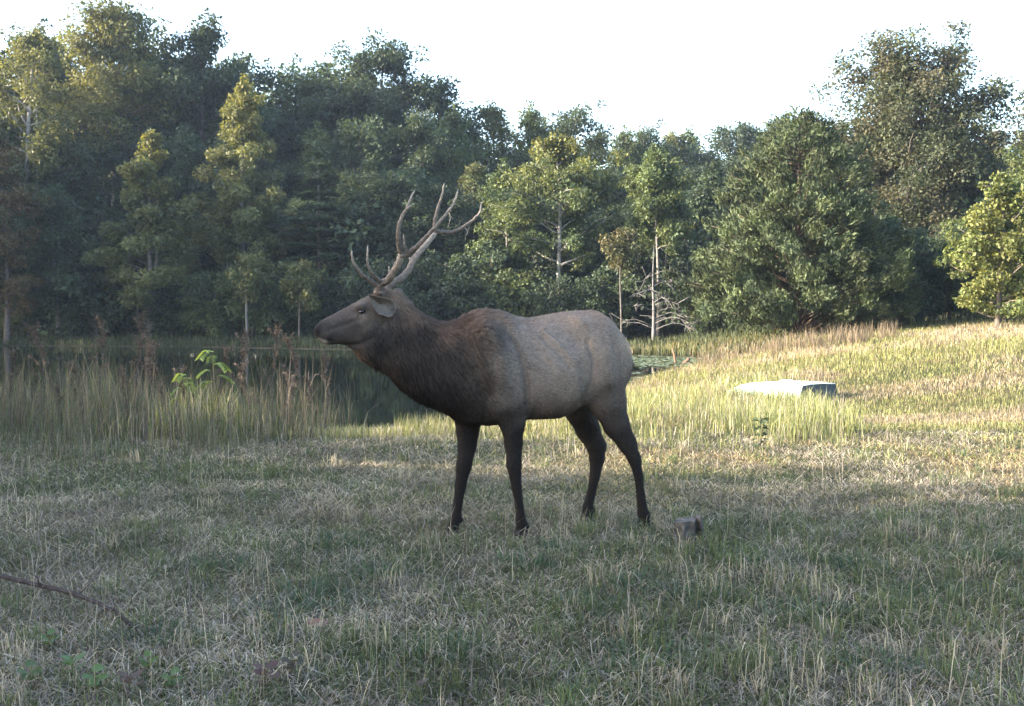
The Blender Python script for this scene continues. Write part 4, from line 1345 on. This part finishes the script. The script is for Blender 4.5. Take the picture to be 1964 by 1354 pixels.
# tall dry weeds on the left bank
n = 44000
x = rg.uniform(-9.5, -1.4, n); y = rg.uniform(8.4, 16.6, n)
dens = sstep(.28, .55, fnoise(x, y, 1.1, 31)) * sstep(8.4, 12.4, y + .22 * (x + 5) + (fnoise(x, y, .9, 41) - .5) * 2.4) * (1 - sstep(-3.6, -1.8, x)) 
keep = (rg.rand(n) < dens) & (pond_sd(x, y) > -.5)
x, y = x[keep], y[keep]; n = len(x)
GREYBR = [(.155, .138, .120), (.115, .102, .092), (.20, .18, .15), (.10, .11, .075)]
isg = rg.rand(n) < .3
col = np.where(isg[:, None], pick(GRN, rg.randint(0, 4, n)), pick(GREYBR, rg.randint(0, 4, n))) * rg.uniform(.65, 1.3, n)[:, None]
tall = .13 + 1.0 * sstep(9.2, 14.4, y + (fnoise(x, y, .7, 42) - .5) * 2) * (.15 + 1.25 * fnoise(x, y, 1.2, 33)) * (1 - .35 * sstep(-4.6, -2.5, x))
blades('dry_weeds', np.stack([x, y, gz(x, y)], -1), tall * rg.uniform(.15, 1.25, n) ** 1.4, rg.uniform(.003, .008, n), np.abs(rg.normal(.34, .34, n)), rg.rand(n) * 6.28, col,
       'tall grey-brown dry weeds on the shaded pond bank')
n = 900
x = rg.uniform(-8.5, -2.2, n); y = rg.uniform(11.8, 15.2, n)
keep = (rg.rand(n) < sstep(.3, .6, fnoise(x, y, .8, 37))) & (pond_sd(x, y) > -.2)
x, y = x[keep], y[keep]; n = len(x)
blades('weed_stalks', np.stack([x, y, gz(x, y)], -1), rg.uniform(.5, 1.25, n), rg.uniform(.005, .009, n), np.abs(rg.normal(.14, .14, n)), rg.rand(n) * 6.28,
       pick([(.12, .095, .08), (.17, .14, .115), (.09, .075, .065)], rg.randint(0, 3, n)), 'thin brown weed stalks standing above the bank')
# greener tussock in the middle of the weeds
n = 3400
x = -3.8 + rg.normal(0, .62, n); y = 13.0 + rg.normal(0, .55, n)
col = pick(LIME[:2] + GRN + STRAW, rg.randint(0, 10, n)) * rg.uniform(.4, 1.3, n)[:, None]
blades('green_tussock', np.stack([x, y, gz(x, y)], -1), rg.uniform(.12, .85, n) ** 1.2 * (.45 + fnoise(x, y, .4, 39)) * np.exp(-((x + 3.8) / 1.1) ** 2), rg.uniform(.006, .010, n), np.abs(rg.normal(.16, .14, n)), rg.rand(n) * 6.28, col,
       'green reed tussock among the dry weeds')
# rough grass of the far bank and around the shrubs
n = 60000
y = rg.uniform(40, 64, n); x = rg.uniform(-.6, .58, n) * y
sdv = pond_sd(x, y)
keep = (sdv > -.1) & (rg.rand(n) < np.exp(-np.maximum(sdv - 2, 0) / 6))
x, y = x[keep], y[keep]; n = len(x)
col = pick(GRN, rg.randint(0, 4, n)) * rg.uniform(.3, .75, n)[:, None]
blades('far_bank_grass', np.stack([x, y, gz(x, y)], -1), rg.uniform(.15, .55, n), rg.uniform(.03, .06, n), np.abs(rg.normal(.3, .2, n)), rg.rand(n) * 6.28, col, 'rough green grass along the far shore')
# tall brown bunch grass before the cedar
n = 1500
cxs = rg.uniform(1330, 1720, 40); cys = rg.uniform(33, 38, 40)
k = rg.randint(0, 40, n)
y = cys[k] + rg.normal(0, .12, n); x = (cxs[k] - CX) / FPX * cys[k] + rg.normal(0, .12, n)
keep = pond_sd(x, y) > .2
x, y = x[keep], y[keep]; n = len(x)
blades('broomsedge', np.stack([x, y, gz(x, y)], -1), rg.uniform(.2, .85, n), rg.uniform(.012, .02, n), np.abs(rg.normal(.22, .2, n)), rg.rand(n) * 6.28,
       pick([(.16, .125, .095), (.20, .16, .115), (.12, .10, .08)], rg.randint(0, 3, n)) * rg.uniform(.7, 1.2, n)[:, None], 'tall brown bunch grass in front of the big cedar')

# ------------------------------------------------------------------ upturned boat in the grass
M_HULL = plain_mat('hull_paint', (.78, .80, .80), 0.5, 0.35, 0.1, 5, col2=(.28, .33, .34))
M_TEAL = plain_mat('teal_paint', (.26, .46, .46), 0.5, 0.4, 0.2, 9)
M_TRANSOM_SHADE = plain_mat('transom_in_shade', (.022, .030, .040), 0.6, 0.3, 0.3, 14, col2=(.05, .06, .07))  # shade on the boat's end is put into this colour
BY = 19.6
near_c = at_depth(1535, 752, BY)
TH = math.radians(53)
ax = np.array([-math.cos(TH), math.sin(TH), 0]); ay = np.array([math.sin(TH), math.cos(TH), 0])      # to the bow; across, away from the camera
bc = np.array([near_c[0], BY, 0]) + ay * .56
gzb = g1(bc[0], bc[1])
boat = empty('rowing_boat', (bc[0], bc[1], gzb), math.atan2(ax[1], ax[0]), label='small white and teal boat lying upside down in the grass', category='boat')
Lb, Wb, Hb = 2.1, 1.16, .33
# stations from transom to bow: x, half width at gunwale, half width at chine, height of the hull bottom
stn = [(0, .58, .50, Hb), (.5, .60, .52, Hb * .98), (1.0, .60, .52, Hb * .92), (1.4, .55, .47, Hb * .80), (1.75, .46, .38, Hb * .58), (1.95, .40, .33, Hb * .34)]
def hull_part(rows, name, mat, thick=.012, closed=False):
    V = []; Fq = []
    for row in rows:
        V += list(row)
    m = len(rows[0])
    for i in range(len(rows) - 1):
        for j in range(m - 1):
            Fq.append((i * m + j, (i + 1) * m + j, (i + 1) * m + j + 1, i * m + j + 1))
    me = bpy.data.meshes.new(name); me.from_pydata(V, [], Fq); me.materials.append(mat)
    o = add(name, me, boat)
    sm = o.modifiers.new('thickness', 'SOLIDIFY'); sm.thickness = thick; sm.offset = -1
    bv = o.modifiers.new('edge', 'BEVEL'); bv.width = .006; bv.segments = 2
    return o
hull_part([[(x, -c, h), (x, -c * .4, h + .012), (x, 0, h + .016), (x, c * .4, h + .012), (x, c, h)] for x, g, c, h in stn], 'hull_bottom', M_HULL)
for sgn in (1, -1):
    hull_part([[(x, sgn * (c + .003), h - .004), (x, sgn * (c + (g - c) * .15), h * .86)] for x, g, c, h in stn], 'side_strake', M_HULL)
    hull_part([[(x, sgn * (c + (g - c) * .15 + .004), h * .86 - .003), (x, sgn * (c + (g - c) * .8), h * .2), (x, sgn * g, .02)] for x, g, c, h in stn], 'hull_side', M_TEAL)
    hull_part([[(x, sgn * (g + .02), .035), (x, sgn * (g + .03), .0)] for x, g, c, h in stn], 'gunwale', M_HULL, .02)
hull_part([[(-.006, -.50, Hb - .012), (-.006, .50, Hb - .012)], [(-.03, -.58, .02), (-.03, .58, .02)]], 'transom', M_TRANSOM_SHADE)
hull_part([[(1.96, -.33, Hb * .34), (1.96, .33, Hb * .34)], [(2.00, -.40, .02), (2.00, .40, .02)]], 'bow_plate', M_TEAL)
for yy in (-.25, 0, .25):
    tb = Tubes(); tb.add([(x, yy, h + .022) for x, g, c, h in stn[:5]], .012, (.75, .77, .77), 6); add('keel_strip', tb.mesh('keel_strip', M_HULL), boat)
tb = Tubes(); tb.add(spline([(.28, .30, Hb), (.32, .30, Hb + .05), (.50, .30, Hb + .065), (.66, .30, Hb + .045), (.72, .30, Hb - .01)], 12), .016, (.8, .8, .8), 8)
add('carry_handle', tb.mesh('carry_handle', M_HULL), boat)

# ------------------------------------------------------------------ split stump
sx, sy = at_depth(1325, 1036, 6.75)[0], 6.75
sz = g1(sx, sy)
stump = empty('tree_stump', (sx, sy, sz), .3, label='short weathered split stump in the grass behind the hind hooves', category='stump')
r = np.random.RandomState(8)
def wedge(name, cx, cy, rx, ry, h, slant, lean, col, n=14):
    """irregular split piece of wood with a rough broken top"""
    V = []; C = []; Fq = []
    a = np.arange(n) * 2 * math.pi / n
    rr = 1 + r.normal(0, .10, n)
    for k, t in enumerate((-.15, .0, .35, .7, 1.0)):
        for i in range(n):
            fl_ = 1.18 - .18 * min(1, max(t, 0) * 2.5)
            X = cx + rx * rr[i] * math.cos(a[i]) * fl_ + lean * t * h; Yv = cy + ry * rr[i] * math.sin(a[i]) * fl_
            Zv = t * h + (slant * math.cos(a[i]) + r.normal(0, .004) if k == 4 else 0)
            V.append((X, Yv, Zv)); C.append(np.array(col) * r.uniform(.6, 1.25) * (1.5 if k == 4 else 1))
    for k in range(4):
        for i in range(n):
            j = (i + 1) % n
            Fq.append((k * n + i, k * n + j, (k + 1) * n + j, (k + 1) * n + i))
    V.append((cx + lean * h, cy, h - .006)); C.append(np.array(col) * 1.7)
    T3 = [(4 * n + i, 4 * n + (i + 1) % n, 5 * n) for i in range(n)]
    add(name, mesh_np(name, np.array(V), [np.array(Fq), np.array(T3)], np.array(C), False, M_WOOD), stump)
wedge('stump_wood', -.030, 0, .070, .06, .130, .010, .004, (.066, .062, .058))
wedge('split_slab', .062, -.01, .020, .045, .150, .004, -.14, (.085, .072, .068))
wedge('bark_flake', -.085, -.015, .016, .04, .10, .006, .10, (.085, .078, .072))

# ------------------------------------------------------------------ fallen branch in the left foreground
def gp(px, py, dz=0.0):
    """point on the ground under a pixel"""
    d = ray(px, py); t = 3.0
    for _ in range(60):
        P = _C + d * t
        t += (P[2] - g1(P[0], P[1])) / -d[2] * .7
    P = _C + d * t
    return np.array([P[0], P[1], g1(P[0], P[1]) + dz])
tb = Tubes()
pts = [gp(-60, 1112, .07), gp(0, 1130, .075), gp(75, 1152, .08), gp(150, 1172, .08), gp(215, 1196, .065), gp(262, 1212, .02)]
tb.add(spline(pts, 22) + r.normal(0, .002, (22, 3)), np.linspace(.014, .008, 22), (.045, .038, .038), 8)
br = add('fallen_branch', tb.mesh('fallen_branch', M_WOOD), label='thin dark fallen branch lying across the foreground grass', category='branch')
for a, b in ((pts[2], (.02, -.14, .10)), (pts[3], (.10, .06, .12)), (pts[4], (.05, -.08, .06))):
    tb = Tubes(); tb.add([a, a + np.array(b) * .5 + r.normal(0, .008, 3), a + np.array(b)], [.005, .004, .002], (.11, .09, .085), 5)
    add('twig', tb.mesh('twig', M_WOOD), br)

# thin dead stems standing in the foreground
for i, (p0, p1) in enumerate((((365, 1190), (345, 1010)), ((262, 1160), (165, 1000)), ((232, 1195), (180, 1110)), ((70, 1060), (85, 930)), ((500, 1020), (440, 960)))):
    a = gp(*p0); Yd = a[1]
    b = at_depth(p1[0], p1[1], Yd + .05)
    tb = Tubes(); tb.add(spline([a - np.array([0, 0, .02]), a * .5 + b * .5 + np.array([.015, 0, .01]), b], 10), np.linspace(.0036, .0016, 10), (.14, .12, .115), 6)
    st_ = add('dead_weed', tb.mesh('dead_weed', M_STALK), label='thin bare dead weed leaning in the foreground grass', category='weed', group='dead weeds in the foreground')
    for f in (.55, .75, .9):
        c = a * (1 - f) + b * f; d = r.normal(0, .035, 3) + np.array([0, 0, .03])
        tb = Tubes(); tb.add([c, c + d], [.0018, .0009], (.15, .13, .12), 4); add('side_twig', tb.mesh('side_twig', M_STALK), st_)

# ------------------------------------------------------------------ tall dock stalks with brown seed heads on the bank
def dock(seed, h):
    r = np.random.RandomState(seed)
    tb = Tubes(); col = (.105, .088, .076)
    P = spline([(0, 0, -.05), (.02, .01, h * .4), (r.normal(0, .05), r.normal(0, .05), h * .75), (r.normal(0, .08), r.normal(0, .08), h)], 14)
    tb.add(P, np.linspace(.008, .003, 14), col, 6)
    V = []; Dd = []
    tips = [(P[int(13 * f)], P[13]) for f in (.6,)]
    pos = []
    for k in range(9):
        f = .45 + .5 * k / 9
        c = P[int(13 * f)]; az = r.rand() * 6.28; ln = .22 * (1.2 - f)+ .04
        e = c + np.array([math.cos(az) * ln * .7, math.sin(az) * ln * .7, ln])
        tb.add([c, (c + e) / 2 + r.normal(0, .01, 3), e], [.003, .0025, .0015], col, 4)
        tt = r.rand(26)[:, None]
        pos.append(c * (1 - tt) + e * tt + r.normal(0, .012, (26, 3)))
    tt = r.uniform(.5, 1, 60); pos.append(P[(13 * tt).astype(int)] + r.normal(0, .014, (60, 3)))
    pos = np.concatenate(pos); m = len(pos)
    V, Q, C = rhombs(pos, unit(r.normal(0, 1, (m, 3)) + np.array([0, 0, -.6])), unit(r.normal(0, 1, (m, 3))), r.uniform(.02, .045, m), r.uniform(.014, .028, m),
                     np.array([(.115, .085, .07), (.15, .115, .09), (.08, .064, .055)])[r.randint(0, 3, m)])
    return tb.mesh('stalk', M_STALK), mesh_np('seed_head', V, [Q], C, False, M_STALK)
dk = [dock(71, 1.5), dock(72, 1.25), dock(73, 1.05)]
for px, Y, top, k in [(190, 13.2, 598, 0), (262, 13.5, 590, 0), (285, 13.8, 640, 1), (310, 13.4, 655, 2), (75, 13.4, 612, 1), (140, 13.9, 690, 2), (425, 13.8, 655, 1), (462, 14.0, 622, 0), (523, 14.0, 612, 0), (560, 13.9, 632, 1), (545, 13.2, 712, 2),
                      (590, 14.0, 715, 2), (628, 14.2, 672, 1), (240, 13.1, 700, 2), (110, 12.9, 735, 2), (360, 13.2, 700, 2), (480, 13.2, 690, 2), (20, 13.0, 660, 1)]:
    x = x_at(px, Y); z0 = g1(x, Y); s = (z_at(top, Y) - z0) / (1.5, 1.25, 1.05)[k]
    o = empty('dock_weed', (x, Y, z0), r.rand() * 6.28, label='tall dead dock weed with brown seed heads on the pond bank', category='weed', group='dock weeds on the near bank')
    o.scale = (s, s, s)
    add('stalk', dk[k][0], o); add('seed_head', dk[k][1], o, kind='stuff')

# ------------------------------------------------------------------ sumac-like sprouts with arching compound leaves
M_SPROUT = attr_mat('sprout_leaf', .5, .4, .3, 8, .15)
def sprout(px, py, top, Y, span, label, seed):
    r = np.random.RandomState(seed)
    x = x_at(px, Y); z0 = g1(x, Y); h = z_at(top, Y) - z0
    o = empty('sprout', (x, Y, z0), 0, label=label, category='sapling', group='green sprouts in the weeds')
    tb = Tubes(); tb.add([(0, 0, -.03), (.02, 0, h * .5), (0, 0, h * .93)], [.008, .006, .004], (.12, .11, .06), 6); add('stem', tb.mesh('stem', M_STALK), o)
    for k in range(6):
        az = [2.8, .3, 3.5, 5.8, 1.8, 4.4][k] + r.normal(0, .2); zz = h * (.6 + .07 * k); ln = span * r.uniform(.7, 1.1)
        P = spline([(0, 0, zz), (math.cos(az) * ln * .4, math.sin(az) * ln * .4, zz + .10 * ln + .04), (math.cos(az) * ln * .8, math.sin(az) * ln * .8, zz + .02), (math.cos(az) * ln, math.sin(az) * ln, zz - .10 * ln)], 16)
        d = unit(np.gradient(P, axis=0)); lat = np.array([-math.sin(az), math.cos(az), 0])
        pos = []; dd = []
        for j in range(3, 16):
            for sg in (1, -1):
                dj = unit(lat * sg + d[j] * .4 + np.array([0, 0, -.35])); pos.append(P[j] + dj * .04); dd.append(dj)
        pos = np.array(pos); dd = np.array(dd); m = len(pos)
        V, Q, C = rhombs(pos, dd, unit(np.array([0, 0, 1.0]) + r.normal(0, .25, (m, 3))), np.full(m, .085), np.full(m, .03), np.array((.17, .24, .075)) * r.uniform(.75, 1.2, (m, 1)))
        add('leaf', mesh_np('leaf', V, [Q], C, False, M_SPROUT), o)
sprout(408, 760, 672, 13.2, .26, 'bright green sprout with arching feathery leaves above the tussock', 81)
sprout(352, 770, 718, 13.0, .18, 'low green sprout with feathery leaves beside the taller one', 82)

# ------------------------------------------------------------------ dead brush and driftwood at the water edge
tb = Tubes()
o = None
db = empty('dead_brush', tuple(gp(585, 822)), label='tangle of dead grey-brown branches at the water edge before the elk', category='branches')
loc = np.array(db.location); Yb = loc[1]
for k, pp_ in enumerate([[(600, 826), (625, 800), (650, 776), (668, 760)], [(560, 820), (558, 770), (566, 720)], [(575, 822), (585, 770), (606, 718), (628, 735)], [(548, 824), (540, 780), (520, 745)], [(585, 825), (612, 790), (640, 788)],
                         [(565, 820), (590, 760), (592, 712)], [(570, 824), (548, 770), (530, 730)], [(640, 818), (655, 790), (650, 770)], [(738, 826), (745, 800), (742, 760)], [(800, 830), (815, 806), (836, 796)], [(845, 832), (838, 800), (822, 786)], [(745, 828), (765, 800), (790, 796)]]):
    t2 = Tubes(); P = [at_depth(x, y, Yb + .25 * math.sin(k * 2.1)) - loc for x, y in pp_]
    t2.add(spline(P, 10) + r.normal(0, .006, (10, 3)), np.linspace(.013, .005, 10), (.16, .13, .11), 6)
    add('branch', t2.mesh('branch', M_WOOD), db)

# dark-leaved weed in the sunny grass
gpz = gp(1458, 862)
wd = empty('leafy_weed', tuple(gpz), label='single dark-leaved weed standing in the sunlit long grass', category='weed')
tb = Tubes(); hgt = z_at(800, gpz[1]) - gpz[2]
tb.add([(0, 0, -.02), (.01, 0, hgt * .5), (0, 0, hgt)], [.006, .004, .002], (.08, .08, .05), 6); add('stem', tb.mesh('stem', M_STALK), wd)
m = 34; t_ = r.rand(m) ** .7; az = r.rand(m) * 6.28
pos = np.stack([np.cos(az) * .06, np.sin(az) * .06, t_ * hgt], -1)
V, Q, C = rhombs(pos, unit(np.stack([np.cos(az), np.sin(az), r.normal(-.1, .3, m)], -1)), unit(np.array([0, 0, 1.]) + r.normal(0, .4, (m, 3))), r.uniform(.06, .11, m), r.uniform(.03, .055, m), np.array((.045, .065, .035)) * r.uniform(.6, 1.5, (m, 1)))
add('foliage', mesh_np('foliage', V, [Q], C, False, M_LEAF), wd)

# ------------------------------------------------------------------ lily pads at the end of the pond
n = 2600
y = r.uniform(26, 44.5, n); x = r.uniform(1.0, 8.2, n)
sdv = pond_sd(x, y)
den = sstep(34, 36, y) * .95 + (1 - sstep(27, 31, y)) * .5 * sstep(.5, .6, vnoise(x, y, 1.5, 4)) + .15
keep = (sdv < -.1) & (r.rand(n) < den)
x, y = x[keep], y[keep]; n = len(x)
k = 9
a = np.linspace(.25, 6.03, k)
rad = r.uniform(.07, .17, n); rot = r.rand(n) * 6.28
V = np.zeros((n, k + 1, 3)); V[:, 0] = np.stack([x, y, np.full(n, WATER_Z + .012)], -1)
V[:, 1:, 0] = x[:, None] + rad[:, None] * np.cos(a + rot[:, None]); V[:, 1:, 1] = y[:, None] + rad[:, None] * np.sin(a + rot[:, None])
V[:, 1:, 2] = WATER_Z + .012 + r.uniform(0, .02, (n, k))
T3 = (np.arange(n)[:, None, None] * (k + 1) + np.array([[0, i, i + 1] for i in range(1, k)])[None]).reshape(-1, 3)
C = np.repeat(np.array([(.16, .20, .13), (.22, .26, .18), (.12, .17, .10)])[r.randint(0, 3, n)], k + 1, axis=0)
add('lily_pads', mesh_np('lily_pads', V.reshape(-1, 3), [T3], C, False, attr_mat('lily_pad', .3, .1, .5, 3, .2)), kind='stuff', label='floating lily pads at the end of the pond', category='lily pads')

# small stick poking from the water near the far end, dark log beside it
for p, q, lab, rr_ in (((1296, 690), (1290, 668), 'short orange-brown stick poking out of the lily pads', .05), ((1308, 694), (1322, 688), 'dark stubby log end in the lily pads', .09)):
    a = at_depth(p[0], p[1], 37.5); b = at_depth(q[0], q[1], 37.6); a[2] = WATER_Z - .1
    tb = Tubes(); tb.add(spline([a, (a + b) / 2 + np.array([.02, 0, .01]), b], 7), np.linspace(rr_, rr_ * .7, 7), (.16, .10, .07), 8)
    add('pond_stick', tb.mesh('pond_stick', M_WOOD), label=lab, category='stick')

# reddish clod of bare clay by the foreground tuft
c = gp(608, 1198)
V = []; n = 12
for k_, (f, zz) in enumerate(((1.0, -.01), (.85, .018), (.45, .026))):
    for i in range(n):
        aa = i * 2 * math.pi / n
        V.append((math.cos(aa) * .06 * f * r.uniform(.85, 1.15), math.sin(aa) * .035 * f * r.uniform(.85, 1.15), zz + r.normal(0, .002)))
Fq = [(k_ * n + i, k_ * n + (i + 1) % n, (k_ + 1) * n + (i + 1) % n, (k_ + 1) * n + i) for k_ in range(2) for i in range(n)]
me = mesh_np('clay_clod', np.array(V), [np.array(Fq), np.array([(2 * n, 2 * n + i, 2 * n + i + 1) for i in range(1, n - 1)])], None, True, plain_mat('red_clay', (.24, .14, .11), .9, .1, .2, 30, .5))
o = add('clay_clod', me, label='small reddish clay clod among the foreground grass', category='clod'); o.location = c

# broad-leaved seedlings along the bottom of the view
for i, (px, py, col, s) in enumerate([(140, 1300, (.09, .15, .05), 1), (185, 1335, (.10, .16, .055), 1.1), (95, 1250, (.09, .14, .05), .9), (60, 1320, (.08, .12, .05), 1), (250, 1335, (.10, .06, .05), 1), (510, 1325, (.09, .05, .045), 1.2), (800, 1345, (.09, .07, .055), .9), (560, 1300, (.07, .06, .045), 1.0), (285, 1290, (.10, .15, .05), .8), (330, 1330, (.09, .14, .05), .9)]):
    c = gp(px, py)
    o = empty('seedling', tuple(c), r.rand() * 6, label=('green round-leaved seedling in the foreground grass' if col[1] > .1 else 'reddish-brown leaved seedling in the foreground grass'), category='seedling', group='seedlings in the foreground')
    tb = Tubes(); tb.add([(0, 0, -.01), (.004, 0, .05 * s), (0, .004, .09 * s)], [.0022, .0018, .001], (.10, .09, .05), 5); add('stem', tb.mesh('stem', M_STALK), o)
    for j in range(6):
        az = j * 2.4; zz = .04 + .01 * j
        cc_ = np.array([math.cos(az) * .028, math.sin(az) * .028, zz]) * s
        aa = np.linspace(0, 2 * math.pi, 9)[:-1]
        rd = .021 * s
        ring = [(cc_[0] + rd * math.cos(t) * 1.15, cc_[1] + rd * math.sin(t), cc_[2] + .008 * math.cos(t - az) + .004 * math.cos(2 * t)) for t in aa]
        V = np.array([tuple(cc_ - np.array([0, 0, .003]))] + ring)
        T3 = np.array([(0, 1 + k_, 1 + (k_ + 1) % 8) for k_ in range(8)])
        add('leaf', mesh_np('leaf', V, [T3], np.tile(np.array(col) * r.uniform(.8, 1.2), (9, 1)), True, M_SPROUT), o)

# ------------------------------------------------------------------ evening haze over the whole place
hx, hy0, hy1, hz0, hz1 = 640.0, -520.0, 760.0, -2.4, 27.0
hm_, hnt, hout = new_mat('evening_haze')
pv = hnt.nodes.new('ShaderNodeVolumePrincipled')
pv.inputs['Color'].default_value = (.55, .70, 1.0, 1)
pv.inputs['Density'].default_value = 0.00027
pv.inputs['Anisotropy'].default_value = 0.2
hnt.links.new(pv.outputs[0], hout.inputs['Volume'])
me = bpy.data.meshes.new('haze')
me.from_pydata([(sx_ * hx, yy_, zz_) for zz_ in (hz0, hz1) for sx_, yy_ in ((-1, hy0), (1, hy0), (1, hy1), (-1, hy1))], [],
               [(3, 2, 1, 0), (4, 5, 6, 7), (0, 1, 5, 4), (1, 2, 6, 5), (2, 3, 7, 6), (3, 0, 4, 7)])
me.materials.append(hm_)
add('haze', me, kind='stuff', label='thin blue evening haze in the air', category='haze')
